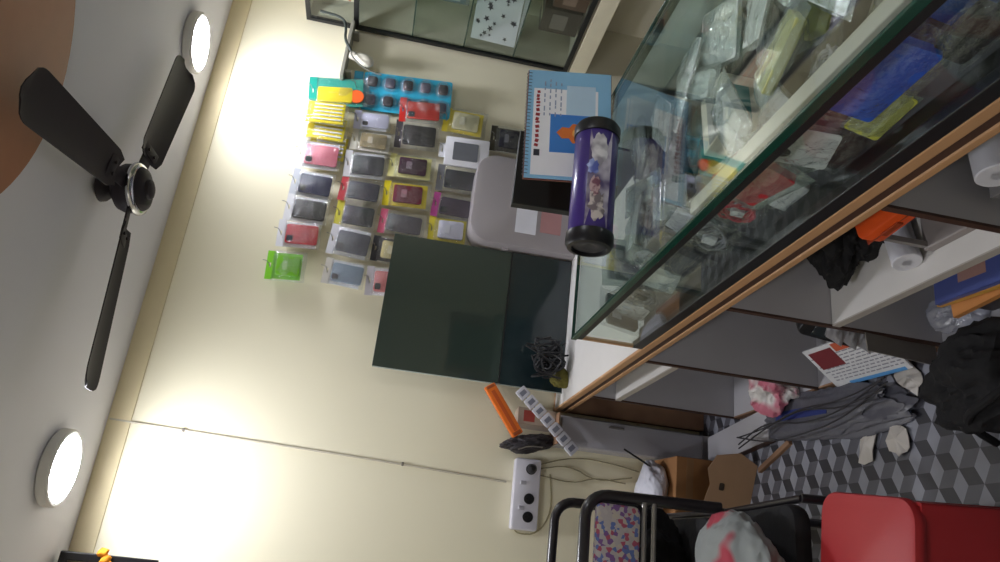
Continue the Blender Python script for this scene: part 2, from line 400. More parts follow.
def hang(kind, x, z, w, h, label, a, b=None, yo=.045, roll=0.0, yaw=0.0, seed=1, film=None, pegit=True, group='phone accessory packs hanging on the back wall'):
    top = z + h/2
    t = thing({'case': 'phone_case_pouch', 'card': 'accessory_packet', 'stripe': 'accessory_packet', 'phonebox': 'screen_guard_box'}[kind], label, 'phone accessory',
              (x, YB-yo, top), (math.radians(-3), math.radians(roll), math.radians(yaw)), group)
    if kind == 'case':
        header(w, .034, -.017).build('header_card', C(b or (225, 225, 228)), t)
        phone_case(t, w*.70, h*.74, a, -.036-h*.38, seed, None)
        if min(b or (225, 225, 228)) > 180: MB().box((0, .008, -.034-(h-.06)/2), (w*.93, .0015, h-.045)).build('backing_card', C((238, 238, 240)), t, label='white backing card')
        MB().pillow(w, h-.026, .030, (0, 0, -.026-(h-.026)/2), None, seed).build('pouch', film or M_film, t, True)
    elif kind == 'card':
        header(w*.94, .034, -.017).build('header_card', C(b), t)
        MB().box((0, .004, -.03-(h-.05)/2), (w*.86, .0015, h-.05)).build('backing_card', C(b), t)
        c = MB().slab((0, -.006, -.035-h*.36), (w*.64, h*.60, .012), .010, None, 'Y', .002).build('accessory', C(a), t, True)
        MB().slab((0, -.0132, -.035-h*.28), (w*.30, h*.12, .002), .006).build('emblem', C(tuple(min(255, int(v*.6+90)) for v in a)), c)
        MB().pillow(w, h-.026, .034, (0, 0, -.026-(h-.026)/2), None, seed).build('pouch', film or M_film, t, True)
    elif kind == 'stripe':
        header(w*.94, .04, -.02).build('header_card', C(b), t)
        MB().box((0, .003, -.034-(h-.05)/2), (w*.84, .006, h-.05), None, .001).build('backing_card', C(a), t)
        s = MB()
        for k in range(5): s.box((-.3*w+.15*w*k, -.004, -.05-h*.38), (w*.05, .007, h*.58), None, .002)
        s.build('cable_tie', C((235, 235, 232)), t)
        MB().pillow(w, h-.026, .030, (0, 0, -.026-(h-.026)/2), None, seed).build('pouch', film or M_film, t, True)
    elif kind == 'phonebox':
        MB().slab((0, 0, -h*.5-.012), (w, h-.03, .016), .008, None, 'Y', .002).build('box', C(b), t, True)
        MB().slab((0, -.0095, -h*.52), (w*.62, h*.5, .003), .006).build('screen_window', C(a, .2), t)
        header(w*.5, .03, -.012).build('header_tab', C(b), t)
    if pegit: peg(x, top-.017, 'wire peg holding the ' + label.split(' in ')[0].split(' hanging ')[0].split(' with ')[0])
R1, R2, R3, R4 = 1.98, 1.755, 1.535, 1.30
D = (46, 46, 54)
packs = [
 ('case', 1.745, R1, .145, .21, 'pale pink and white case pouch left of the yellow packs', (226, 120, 140), (236, 234, 238)),
 ('case', 1.590, R1, .135, .20, 'dark blue phone case pouch in the top row', (52, 56, 92), (214, 218, 226)),
 ('case', 1.455, R1, .135, .20, 'black phone case pouch in the top row beside the red one', (30, 30, 36), (234, 234, 238)),
 ('case', 1.318, R1+.01, .135, .195, 'red phone case pouch in the top row', (196, 28, 40), (230, 230, 236)),
 ('card', 1.155, R1+.035, .145, .175, 'bright green packet at the outer end of the top row', (120, 196, 34), (132, 214, 40)),
 ('case', 1.985, R2+.01, .10, .18, 'pale lilac packet squeezed beside the big blue blister card', (205, 205, 226), (190, 190, 215)),
 ('card', 1.872, R2-.01, .13, .21, 'tan packet with white lines under the yellow packs', (150, 136, 104), (206, 202, 188)),
 ('case', 1.735, R2, .14, .205, 'charcoal case pouch in second row under the pink pouch', (50, 50, 60), (190, 188, 190)),
 ('case', 1.600, R2, .14, .20, 'dark case pouch with red header under the blue one', (62, 60, 74), (176, 60, 66)),
 ('case', 1.468, R2, .135, .19, 'black case pouch with yellow header in second row', (34, 38, 44), (206, 196, 70)),
 ('case', 1.335, R2, .145, .20, 'slate grey case pouch in second row under the red case', (86, 88, 100), (214, 214, 220)),
 ('case', 1.176, R2, .125, .19, 'pale blue-grey case pouch at outer end of second row', (132, 150, 168), (196, 192, 184)),
 ('case', 1.950, R3, .15, .22, 'large black case pouch under the red pouch', (28, 26, 30), (70, 66, 68)),
 ('card', 1.772, R3, .145, .225, 'white packet with yellow stripe and dark device in third row', (70, 44, 58), (232, 226, 150)),
 ('card', 1.615, R3, .145, .23, 'yellow packet with dark red device in third row', (110, 34, 50), (226, 206, 30)),
 ('case', 1.468, R3, .125, .22, 'grey case pouch with pink tag in third row', (88, 82, 90), (206, 90, 120)),
 ('card', 1.325, R3+.03, .13, .18, 'black packet with pale square behind the dark glass top', (196, 184, 130), (38, 36, 38)),
 ('case', 1.160, R3+.03, .14, .18, 'reddish pink case pouch behind the dark glass corner', (206, 120, 120), (196, 190, 196)),
 ('card', 2.085, R4+.01, .15, .22, 'yellow packet at inner end of the fourth row', (190, 186, 150), (224, 204, 60)),
 ('phonebox', 1.905, R4-.01, .165, .25, 'white box with grey window hanging in fourth row', (110, 112, 118), (232, 232, 238)),
 ('case', 1.752, R4, .14, .215, 'dark case pouch in fourth row beside the white box', (44, 44, 52), (120, 120, 126)),
 ('case', 1.604, R4+.01, .135, .20, 'dark purple case pouch with pink tag in fourth row', (58, 40, 62), (190, 80, 150)),
 ('card', 1.470, R4+.01, .145, .20, 'shiny silver packet with yellow edge above the dark glass', (206, 206, 220), (220, 204, 60)),
 ('card', 2.030, 1.085, .17, .17, 'black packet with yellow tab above the black folder', (34, 32, 44), (60, 56, 44)),
]
for i, p in enumerate(packs):
    hang(p[0], p[1], p[2], p[3], p[4], p[5], p[6], p[7], yo=.05 if not 1.1 < p[1] < 1.4 or p[2] > 1.6 else .045, roll=rnd.uniform(-4, 4), yaw=rnd.uniform(-9, 9), seed=i+3)
# three yellow packs sharing one peg
for k, (dx, dz, yo, lb) in enumerate(((-.075, -.02, .028, 'rearmost yellow and white packet of the bunch of three'),
                                      (.0, .0, .058, 'middle yellow and white packet of the bunch of three'),
                                      (.062, .015, .088, 'front yellow and white packet of the bunch of three'))):
    hang('stripe', 1.895+dx, 1.985+dz, .15, .235, lb, (240, 220, 24), (232, 230, 214), yo=yo, roll=3-3*k, yaw=4*k, seed=40+k, pegit=(k == 1))
# red pouch over the black one
hang('case', 2.085, R3+.0, .14, .22, 'vivid red case pouch beside the blue blister card', (214, 50, 36), (206, 44, 34), yo=.06, roll=-5, seed=60)
# teal packet
t = thing('accessory_packet', 'teal packet with yellow strip and orange disc at top inner end', 'phone accessory', (2.10, YB-.045, 2.10), (math.radians(-3), math.radians(-8), 0), 'phone accessory packs hanging on the back wall')
header(.16, .04, -.02).build('header_card', C((30, 150, 134)), t)
MB().box((0, .003, -.15), (.16, .002, .23)).build('backing_card', C((40, 166, 148)), t)
a_ = MB().slab((-.025, -.008, -.13), (.085, .17, .014), .012, None, 'Y', .002).build('accessory', C((222, 200, 50)), t, True, 'yellow strip')
MB().lathe([(0, 0), (.036, 0), (.036, .008), (0, .008)], (-.03, -.006, -.235), (PI/2, 0, 0), 28).build('disc', C((240, 100, 40)), t, True, 'orange disc')
MB().pillow(.165, .26, .03, (0, 0, -.165), None, 71).build('pouch', M_film, t, True)
peg(2.10, 2.08, 'wire peg holding the teal packet')
# dark green card and the large blue blister card
t = thing('accessory_packet', 'dark green packet half hidden behind the big blue card', 'phone accessory', (2.25, YB-.03, 1.84), (0, math.radians(14), 0), 'phone accessory packs hanging on the back wall')
header(.10, .03, -.015).build('header_card', C((36, 66, 48)), t)
MB().slab((0, 0, -.11), (.105, .16, .012), .006, None, 'Y', .002).build('box', C((46, 78, 56)), t, True)
peg(2.25, 1.825, 'wire peg holding the dark green packet')
t = thing('blister_card', 'large sky blue card of clear blisters hanging at inner end', 'phone accessory', (2.165, YB-.035, 1.895), (math.radians(-3), math.radians(-3), math.radians(-4)))
header(.21, .045, -.022).build('header_card', C((40, 160, 200)), t)
MB().slab((0, .002, -.275), (.215, .45, .003), .012).build('backing_card', C((50, 172, 206)), t)
for r_ in range(5):
    for c_ in range(2):
        x_ = -.052+.104*c_; z_ = -.095-.09*r_
        e_ = MB().slab((x_, -.008, z_), (.055, .05, .012), .014, None, 'Y', .003).build('earphone', C(((70, 72, 92), (44, 44, 52))[(r_+c_) % 2]), t, True)
        MB().lathe([(.045, 0), (.042, .016), (.032, .026), (.012, .031), (0, .032)], (x_, .0, z_), (PI/2, 0, 0), 20).build('blister', M_film, e_, True)
peg(2.165, 1.874, 'wire peg holding the blue blister card')

# ------------------------------------------------------------------ dark glass panel standing on the counter deck
DK = .712
t = thing('dark_glass_panel', 'dark tinted glass panel propped on the counter against the wall', 'glass panel', (1.07, 3.175, DK), (math.radians(-1.2), 0, 0))
MB().box((0, 0, .57), (.635, .008, .556), None, .001).build('upper_pane', M_dkpane, t)
MB().box((0, -.003, .145), (.635, .008, .286), None, .001).build('lower_pane', M_dkpane2, t, label='bluish dark lower pane')
MB().box((-.3185, 0, .424), (.003, .010, .848)).build('edge_strip', C((176, 184, 176), .2), t)
MB().box((0, -.004, .289), (.635, .012, .006)).build('joint', M_black, t)
# tangled cables on the deck in front of the panel
m = MB()
for k in range(9):
    r = random.Random(90+k); pts = []
    cx, cy = .86+r.uniform(-.03, .06), 3.06+r.uniform(-.03, .03)
    for j in range(14):
        a = j*.9+r.uniform(0, 1); rr = r.uniform(.04, .075)
        pts.append((cx+rr*math.cos(a), cy+rr*.6*math.sin(a), DK+.012+.20*abs(math.sin(j*.7+k))*r.uniform(.4, 1)))
    m.tube(pts, .0045, 6, sm=2)
tag(m.build('cable_tangle', mat('cable_black', (28, 28, 32), .5), None, True), 'tangle of black cables heaped before the dark glass', 'cables')
# olive yellow pouch beside it
t = thing('tool_pouch', 'small olive yellow pouch at foot of the dark glass', 'pouch', (.80, 3.09, DK), (0, 0, .3))
MB().blob((0, 0, .036), (.09, .06, .085), 5, .14).build('body', mat('olive_cloth', (104, 98, 40), .85, bump=.3), t, True)
MB().box((0, -.028, .05), (.07, .01, .02), None, .003).build('flap', mat('olive_dark', (84, 78, 34), .85), t)

# ------------------------------------------------------------------ grey bin at the back of the deck
t = thing('plastic_bin', 'grey plastic bin with rounded top beside the dark glass', 'bin', (1.632, 3.20, DK+.0))
M_bin = mat('grey_bin', (158, 152, 154), .35, var=.06, scale=5, coat=.2)
pr = [(-.24, 0), (.24, 0), (.24, .40)]
for k in range(1, 9): a = PI/2*k/8; pr.append((.24-.10*(1-math.cos(a)), .40+.10*math.sin(a)))
for k in range(0, 9): a = PI/2*k/8; pr.append((-.14-.10*math.sin(a), .40+.10*math.cos(a)))
MB().prism([(p[0]*.97, p[1]*1.03) for p in pr], .15, (0, 0, 0), None, 'Y', .012).build('body', M_bin, t, True)
MB().box((-.085, -.077, .25), (.15, .003, .10)).build('label_sheet', C((226, 226, 234)), t, label='white label sheet')
MB().box((-.04, -.0765, .13), (.20, .003, .10)).build('sticker', C((176, 130, 130)), t, label='reddish sticker')
for sx in (-1, 1): MB().box((sx*.236, 0, .33), (.012, .08, .03), None, .004).build('handle', M_bin, t)
struct_plate = MB().box((1.66, 3.04, DK/2-.002), (.46, .5, DK-.006))
o = tag(struct_plate.build('side_cabinet', M_grey), 'plain grey cabinet under the grey plastic bin', 'cabinet')

# black folder on the glass behind the calendar
GT = .945
t = thing('ring_binder', 'black ring binder standing behind the calendar', 'folder', (1.215, 2.08, GT), (math.radians(-4), 0, math.radians(-3)))
MB().box((0, -.012, .125), (.26, .004, .245), None, .0015).box((0, .022, .125), (.26, .004, .245), None, .0015).build('cover', mat('binder_black', (22, 28, 26), .4), t)
MB().box((-.129, .005, .125), (.005, .036, .245), None, .0015).build('spine', mat('binder_black', (22, 28, 26), .4), t)
MB().box((.0, .005, .122), (.23, .024, .225)).build('sheets', C((190, 188, 180)), t)

# ------------------------------------------------------------------ shop counter
XF, XBK = .69, 1.415; Y0, Y1 = -.9, 3.283
t = thing('shop_counter', 'long grey counter with wooden edge and open shelves', 'counter', (XF, Y0, 0)); CT = t
def cb(m, x0, x1, y0, y1, z0, z1, bev=.001): return m.box(((x0+x1)/2-XF, (y0+y1)/2-Y0, (z0+z1)/2), (x1-x0, y1-y0, z1-z0), None, bev)
cb(MB(), XF+.012, XBK, Y0, Y1, .650, DK).build('deck', M_white, t)
cb(MB(), XF, XF+.012, Y0, Y1, .688, .714, .003).build('wood_edge', M_wood, t, label='pale wooden edge strip')
cb(MB(), XF+.004, XF+.012, Y0, Y1, .668, .688, 0).build('groove', M_dkwood, t)
cb(MB(), XF, XF+.012, Y0, Y1, .650, .668, .003).build('wood_edge', M_wood, t)
cb(MB(), XF, XBK, Y1, Y1+.010, .650, .716, .002).build('wood_edge', M_wood, t)
cb(MB(), XBK-.012, XBK, Y0, Y1, .0, .650).build('back_panel', M_dkgrey, t)
DIV = (2.90, 2.285, 1.70, 1.08, .45, -.2, -.88)
for y in DIV:
    d = cb(MB(), XF+.006, XBK-.013, y, y+.016, 0, .649).build('divider', M_grey, t)
    cb(MB(), XF, XF+.006, y, y+.016, 0, .649, 0).build('edge_band', M_dkwood, d)
cb(MB(), XF, XBK-.013, 3.255, 3.28, 0, .649).build('end_panel', M_ply, t, label='brown plywood end panel')
for y0, y1, z in ((2.302, 2.898, .53), (1.098, 1.698, .335), (.47, 1.078, .335), (-.18, .448, .335)):
    s = cb(MB(), XF+.004, XBK-.013, y0, y1, z, z+.022).build('shelf', M_white, t)
    cb(MB(), XF, XF+.004, y0, y1, z, z+.022, 0).build('edge_band', C((176, 168, 160)), s)
for y0, y1 in ((2.302, 2.898), (1.718, 2.283), (1.098, 1.698), (.47, 1.078), (-.18, .448)):
    s = cb(MB(), XF+.006, XBK-.013, y0, y1, .0, .03).build('bottom_board', M_grey, t)
    cb(MB(), XF, XF+.006, y0, y1, .0, .03, 0).build('edge_band', M_ply, s)

# ------------------------------------------------------------------ glass showcase on the counter
YS0, YS1 = -.9, 2.165
t = thing('glass_showcase', 'long glass showcase full of packets on the counter', 'showcase', (XF, YS0, DK))
def sb(m, x0, x1, y0, y1, z0, z1, bev=0): return m.box(((x0+x1)/2-XF, (y0+y1)/2-YS0, (z0+z1)/2-DK), (x1-x0, y1-y0, z1-z0), None, bev)
def pane(axis, c, a0, a1, b0, b1, nm, m=M_glass):
    b = bmesh.new()
    if axis == 'X': ps = [(c, a0, b0), (c, a1, b0), (c, a1, b1), (c, a0, b1)]
    elif axis == 'Y': ps = [(a0, c, b0), (a1, c, b0), (a1, c, b1), (a0, c, b1)]
    else: ps = [(a0, b0, c), (a1, b0, c), (a1, b1, c), (a0, b1, c)]
    th = .006
    vs = [b.verts.new((p[0]-XF, p[1]-YS0, p[2]-DK)) for p in ps]; f = b.faces.new(vs)
    r = bmesh.ops.extrude_face_region(b, geom=[f]); d = Vector((th if axis == 'X' else 0, -th if axis == 'Y' else 0, -th if axis == 'Z' else 0))
    for v in [g for g in r['geom'] if isinstance(g, bmesh.types.BMVert)]: v.co += d
    bmesh.ops.recalc_face_normals(b, faces=list(b.faces))
    mm = MB(); mm.bm.free(); mm.bm = b; return mm.build(nm, m, t)
tp = pane('Z', GT-.001, XF+.006, XBK, YS0, YS1, 'top_glass')
sb(MB(), XF-.002, XF+.0055, YS0, YS1+.004, GT-.016, GT+.001, .001).build('polished_edge', M_glassedge, tp, label='dark green glass edge')
sb(MB(), XF+.006, XBK, YS1, YS1+.004, GT-.010, GT, .001).build('polished_edge', M_glassedge, tp)
sb(MB(), XBK, XBK+.004, YS0, YS1+.004, GT-.010, GT, .001).build('polished_edge', M_glassedge, tp)
pane('X', XF+.003, YS0+.02, YS1-.01, DK+.03, GT-.026, 'front_glass')
pane('X', XBK-.012, YS0+.02, YS1-.01, DK+.03, GT-.026, 'back_board', mat('pale_back_board', (182, 190, 186), .5, var=.05))
sb(MB(), XF+.071, XBK-.016, YS0+.02, YS1-.02, DK+.002, DK+.006).build('floor_mat', mat('case_mat', (74, 74, 78), .8), t)
pane('Y', YS1-.004, XF+.02, XBK-.02, DK+.01, GT-.012, 'end_glass')
sb(MB(), XF+.001, XF+.014, YS0, YS1, GT-.034, GT-.016, .001).build('top_rail', M_blackrail, t)
sb(MB(), XF+.001, XF+.022, YS0, YS1, DK+.002, DK+.034, .002).build('bottom_rail', M_blackrail, t)
sb(MB(), XF+.022, XF+.07, YS0, YS1, DK+.002, DK+.012, .001).build('slide_track', M_blackrail, t)
sb(MB(), XF+.001, XF+.012, YS1-.014, YS1-.001, DK+.034, GT-.030, .001).build('corner_post', M_wood, t, label='thin wooden corner post')
sb(MB(), XBK-.014, XBK-.002, YS1-.014, YS1-.001, DK+.002, GT-.012, .001).build('corner_post', M_blackrail, t)
sb(MB(), XBK-.014, XBK-.002, YS0, YS1-.015, DK+.002, DK+.03, .001).build('bottom_rail', M_blackrail, t)
sb(MB(), XBK-.014, XBK-.002, YS0, YS1-.015, GT-.030, GT-.010, .001).build('top_rail', M_blackrail, t)
sb(MB(), XF+.030, XF+.062, -.4, 1.30, GT-.034, GT-.010, .002).build('cream_strip', C((190, 186, 174)), t, label='cream strip under the top glass')

# ------------------------------------------------------------------ packets inside the showcase
def packet(x, y, z, w, h, th, rot, a, b, label, style='box', film=None, seed=0, grp='packets inside the glass showcase'):
    """w along local X, h along local Z, film swelling along local Y; origin at the packet's centre"""
    t = thing('accessory_packet', label, 'packet', (x, y, z), tuple(math.radians(v) for v in rot), grp)
    if style == 'box':
        MB().slab((0, 0, 0), (w*.72, h*.70, th*.5), .008, None, 'Y', .002).build('content', C(a), t, True)
        MB().box((0, -th*.26, h*.14), (w*.5, .001, h*.2)).build('printed_label', C(b), t)
    elif style == 'card':
        MB().slab((0, th*.12, 0), (w*.9, h*.9, .002), .006).build('backing_card', C(b), t)
        MB().slab((0, -th*.1, -h*.06), (w*.45, h*.55, th*.35), .012, None, 'Y', .003).build('content', C(a), t, True)
        MB().box((0, th*.09, h*.36), (w*.6, .001, h*.1)).build('printed_label', C((236, 236, 236)), t)
    elif style == 'coil':
        m = MB(); pts = []
        for k in range(64):
            q = 2*PI*k/16; rr = 1-.05*(k//16)
            pts.append((w*.30*rr*math.cos(q), th*.25*math.sin(k*.7), h*.33*rr*math.sin(q)))
        m.tube(pts, .0035, 6); m.build('coiled_cable', C(a), t, True)
        MB().slab((0, 0, -h*.02), (w*.22, h*.24, th*.5), .006, None, 'Y', .002).build('plug', C(b), t, True)
    elif style == 'bud':
        for sx in (-1, 1): MB().lathe([(0, -.012), (.014, -.010), (.018, 0), (.014, .009), (0, .012)], (sx*w*.16, 0, h*.12), (PI/2, 0, 0), 18).build('earbud', C(a), t, True)
        MB().tube([(-w*.16, 0, h*.1), (-w*.22, .004, -h*.2), (0, -.004, -h*.36), (w*.22, .004, -h*.2), (w*.16, 0, h*.1)], .0028, 6, sm=2).build('cord', C(b), t, True)
        MB().slab((0, th*.2, 0), (w*.86, h*.88, .002), .008).build('backing_card', C((206, 206, 210)), t)
    MB().pillow(w, h, th, (0, 0, 0), None, seed, wr=.2).build('film_bag', film or M_film, t, True)
W_, G_, K_ = (222, 222, 228), (142, 142, 148), (30, 29, 32)
front = [  # along the front pane
 (.772, .855, .828, .24, .15, .035, (8, 0, 92), (30, 100, 216), (60, 130, 230), 'bright blue packet leaning on the front pane', 'box'),
 (.812, .70, .80, .15, .13, .03, (10, 0, 85), (36, 100, 206), (200, 60, 60), 'blue packet with red mark at the nearer end of the front row', 'box'),
 (.770, .93, .765, .12, .07, .03, (14, 0, 95), (190, 180, 40), (220, 210, 90), 'yellow-green packet under the bright blue one', 'card'),
 (.775, 1.065, .835, .14, .15, .035, (10, 18, 88), K_, W_, 'white and black earphone packet beside the bright blue one', 'bud'),
 (.772, 1.05, .762, .14, .08, .035, (12, 0, 90), (48, 44, 50), (90, 84, 84), 'black glossy packet under the earphone packet', 'box'),
 (.785, 1.225, .835, .18, .16, .04, (12, -12, 88), (216, 44, 58), (226, 110, 116), 'red packet behind the front pane', 'box'),
 (.786, 1.36, .80, .11, .12, .04, (10, 8, 92), (200, 70, 84), W_, 'pinkish red coil packet next to the red packet', 'coil'),
 (.776, 1.24, .748, .14, .06, .03, (15, 0, 90), (206, 206, 212), G_, 'pale grey packet lying under the red packet', 'box'),
 (.84, 1.02, .742, .15, .05, .05, (70, 0, 20), (170, 140, 90), (196, 170, 120), 'tan packet lying flat behind the black one', 'box'),
 (.780, 1.50, .80, .15, .13, .04, (12, 6, 90), G_, W_, 'grey coil packet third before the far end of the case', 'coil'),
 (.778, 1.65, .81, .14, .14, .04, (12, -8, 88), (104, 104, 112), W_, 'dark grey charger packet with white label by front pane', 'box'),
 (.782, 1.80, .80, .13, .13, .04, (14, 10, 92), W_, (176, 56, 66), 'white packet with small red label near far end', 'box'),
 (.780, 1.93, .81, .12, .14, .045, (10, -6, 90), (120, 122, 126), K_, 'grey coil packet with black plug near far end', 'coil'),
 (.782, 2.06, .795, .12, .12, .04, (12, 5, 90), (196, 206, 222), G_, 'pale blue packet at the far end corner', 'bud'),
 (.81, 1.13, .80, .13, .16, .035, (14, -15, 80), W_, (60, 60, 66), 'white earphone packet tucked behind the white and black one', 'bud'),
 (.83, .98, .80, .12, .13, .035, (18, 10, 98), (36, 34, 40), (200, 200, 206), 'black packet with pale label behind the bright blue one', 'box'),
 (.84, 1.31, .80, .14, .14, .035, (20, 8, 84), (208, 70, 90), W_, 'rose pink card packet behind the red packet', 'card'),
 (.84, 1.44, .79, .14, .13, .035, (22, -8, 96), (70, 70, 78), G_, 'charcoal packet behind the grey coil packet', 'box'),
 (.85, 1.58, .80, .14, .14, .035, (20, 6, 86), (196, 196, 200), K_, 'white card packet with dark earphones behind the charger packet', 'bud'),
 (.86, 1.74, .80, .14, .14, .04, (20, -6, 95), (140, 132, 120), W_, 'taupe packet behind the white packet with red label', 'box'),
 (.87, 1.89, .80, .14, .14, .04, (22, 8, 85), (206, 206, 212), (60, 60, 66), 'white and black coil packet in the second row at far end', 'coil'),
 (.90, 2.05, .80, .15, .15, .04, (22, -5, 70), (112, 116, 124), W_, 'dark steel grey packet in the far corner under glass', 'box'),
 (.79, 2.125, .80, .17, .15, .035, (8, 4, 25), (34, 34, 40), (210, 210, 216), 'black packet with white label turned across the far end corner', 'box'),
 (.96, 2.13, .80, .16, .15, .035, (8, -4, -8), (150, 154, 160), W_, 'mid grey packet standing against the end glass', 'box'),
 (.775, .73, .765, .14, .08, .03, (12, 0, 92), (52, 46, 44), (120, 110, 60), 'dark packet with olive label under the nearer blue one', 'box'),
 (.80, .58, .79, .12, .12, .04, (8, 0, 92), (66, 44, 40), (206, 120, 40), 'dark brown packet with orange label at nearest end', 'box'),
 (.79, .46, .80, .12, .13, .04, (8, 0, 90), (40, 38, 44), W_, 'black packet with white label at nearest end', 'box'),
]
for i, p in enumerate(front): packet(*p[:11], film=(M_film, M_filmg)[i % 3 == 2], seed=100+i)
flat = [  # lying in the middle and rear of the case
 (1.31, 2.05, .752, .20, .16, .05, (82, 0, 12), (160, 150, 170), W_, 'lilac grey packet under the far end of the top glass', 'box'),
 (1.08, 2.04, .748, .19, .14, .05, (84, 0, -20), (186, 196, 208), G_, 'pale blue coil packet behind the speaker under glass', 'coil'),
 (.93, 1.97, .745, .15, .15, .05, (80, 0, 30), G_, W_, 'grey coil packet under glass below the speaker', 'coil'),
 (1.30, 1.86, .752, .19, .17, .05, (80, 0, -10), (174, 160, 182), (200, 190, 206), 'mauve packet under the glass beside the calendar', 'box'),
 (1.12, 1.84, .757, .17, .14, .05, (78, 0, 40), (126, 126, 134), W_, 'mid grey charger packet under the speaker', 'box'),
 (.95, 1.78, .750, .16, .14, .05, (82, 0, -35), W_, G_, 'white earphone packet below the speaker front', 'bud'),
 (1.17, 1.67, .755, .17, .15, .05, (80, 0, 15), (40, 150, 160), (210, 226, 226), 'teal packet under the glass before the speaker', 'box'),
 (1.33, 1.66, .752, .18, .16, .05, (80, 0, -25), (170, 186, 178), W_, 'pale green packet along the rear pane', 'coil'),
 (.97, 1.61, .752, .15, .14, .05, (78, 0, 50), (206, 150, 110), (190, 190, 60), 'orange and olive packet beside the teal one', 'box'),
 (1.33, 1.46, .752, .18, .17, .05, (80, 0, 30), (150, 166, 160), W_, 'grey green charger packet along the rear pane', 'box'),
 (.92, 1.45, .750, .15, .15, .05, (78, 0, -20), (176, 180, 190), K_, 'silver grey packet with dark label mid case', 'box'),
 (1.17, 1.27, .752, .18, .16, .05, (80, 0, 10), (146, 148, 156), W_, 'grey earphone packet beside the cream box', 'bud'),
 (1.34, 1.26, .752, .17, .17, .05, (80, 0, -15), (120, 140, 134), (190, 204, 200), 'dull green packet along the rear pane', 'box'),
 (.97, 1.26, .757, .16, .15, .05, (76, 0, 35), (210, 110, 120), W_, 'pink packet behind the red packet', 'card'),
 (1.14, 1.09, .752, .18, .15, .05, (80, 0, -30), (216, 206, 60), W_, 'yellow packet mid case toward the near end', 'box'),
 (1.33, 1.06, .752, .19, .16, .05, (80, 0, 20), (156, 172, 176), (70, 84, 150), 'steel grey packet with navy label along rear pane', 'box'),
 (.97, 1.08, .752, .15, .14, .05, (78, 0, -10), (190, 190, 196), G_, 'light grey coil packet behind the earphone packet', 'coil'),
 (1.15, .90, .752, .18, .15, .05, (80, 0, 15), (80, 90, 140), W_, 'navy packet with white label toward the near end', 'box'),
 (.97, .88, .752, .15, .15, .05, (78, 0, 25), (120, 110, 100), (190, 180, 160), 'khaki card packet behind the bright blue packet', 'card'),
 (1.33, .86, .752, .18, .16, .05, (80, 0, -20), (140, 160, 152), W_, 'sage green coil packet along the rear pane near end', 'coil'),
 (1.0, .68, .752, .16, .16, .05, (80, 0, 5), (60, 58, 62), W_, 'charcoal packet with white label nearest the viewer', 'box'),
]
for i, p in enumerate(flat): packet(*p[:11], film=(M_filmg, M_film)[i % 3 == 1], seed=200+i)
big = [
 (1.30, 1.98, .815, .26, .15, 20, (176, 176, 186), 'large hazy bag on top of the lilac packets at far end'),
 (1.02, 2.0, .81, .24, .14, -25, (196, 200, 208), 'large hazy bag with pale card in the far corner'),
 (1.27, 1.77, .82, .27, .15, 48, (168, 156, 176), 'large hazy mauve bag in front of the calendar'),
 (.98, 1.72, .815, .22, .13, 70, (190, 196, 206), 'large hazy bag with pale blue card beside the speaker'),
 (1.28, 1.60, .82, .28, .16, -40, (160, 176, 170), 'large hazy bag with grey-green card behind the cream box'),
 (1.29, 1.40, .82, .28, .16, 62, (182, 194, 190), 'large hazy bag with pale green card along the rear pane'),
 (1.02, 1.36, .815, .24, .13, 25, (206, 206, 210), 'large hazy white bag between cream box and front pane'),
 (1.25, 1.18, .82, .28, .15, -30, (150, 168, 164), 'large hazy bag with dull green card over the yellow packet'),
 (1.30, 1.00, .82, .28, .16, 55, (184, 192, 194), 'large hazy bag with silver card toward the near end'),
 (1.04, 1.14, .815, .22, .13, -55, (214, 206, 120), 'large hazy bag with yellow card near the cream strip'),
 (1.08, .95, .82, .26, .14, 40, (120, 130, 170), 'large hazy bag with slate blue card near the cream strip'),
 (1.28, .82, .82, .28, .16, -25, (170, 184, 180), 'large hazy bag with pale card nearest the viewer'),
]
for i, (x, y, z, w_, h_, rz, c, lb) in enumerate(big):
    packet(x, y, z, w_, h_, .045, (80, rnd.uniform(-6, 6), rz), c, (236, 236, 238), lb, ('box', 'card', 'coil')[i % 3] if i % 3 < 2 else 'card', M_filmg, 400+i)
t = thing('accessory_box', 'cream cardboard box inside the glass showcase', 'box', (1.10, 1.46, DK), (0, 0, math.radians(8)), 'packets inside the glass showcase')
MB().box((0, 0, .05), (.17, .12, .098), None, .002).build('carton', C((222, 216, 198)), t)
MB().box((0, 0, .1), (.16, .05, .002)).build('printed_label', C((150, 150, 146)), t)
MB().box((0, -.061, .05), (.10, .001, .04)).build('printed_label', C((60, 140, 140)), t)
# long clear sleeves lying over the packets
for k, (x, y, z, rz, lb) in enumerate(((1.24, 1.55, .818, 60, 'long clear sleeve over the packets in the middle'), (1.25, 1.15, .812, 35, 'long clear sleeve over the packets toward the near end'),
                                       (1.12, 1.95, .812, 75, 'long clear sleeve over the packets at the far end'))):
    packet(x, y, z, .32, .10, .035, (84, 0, rz), (196, 206, 204), W_, lb, 'box', M_filmg, 300+k)

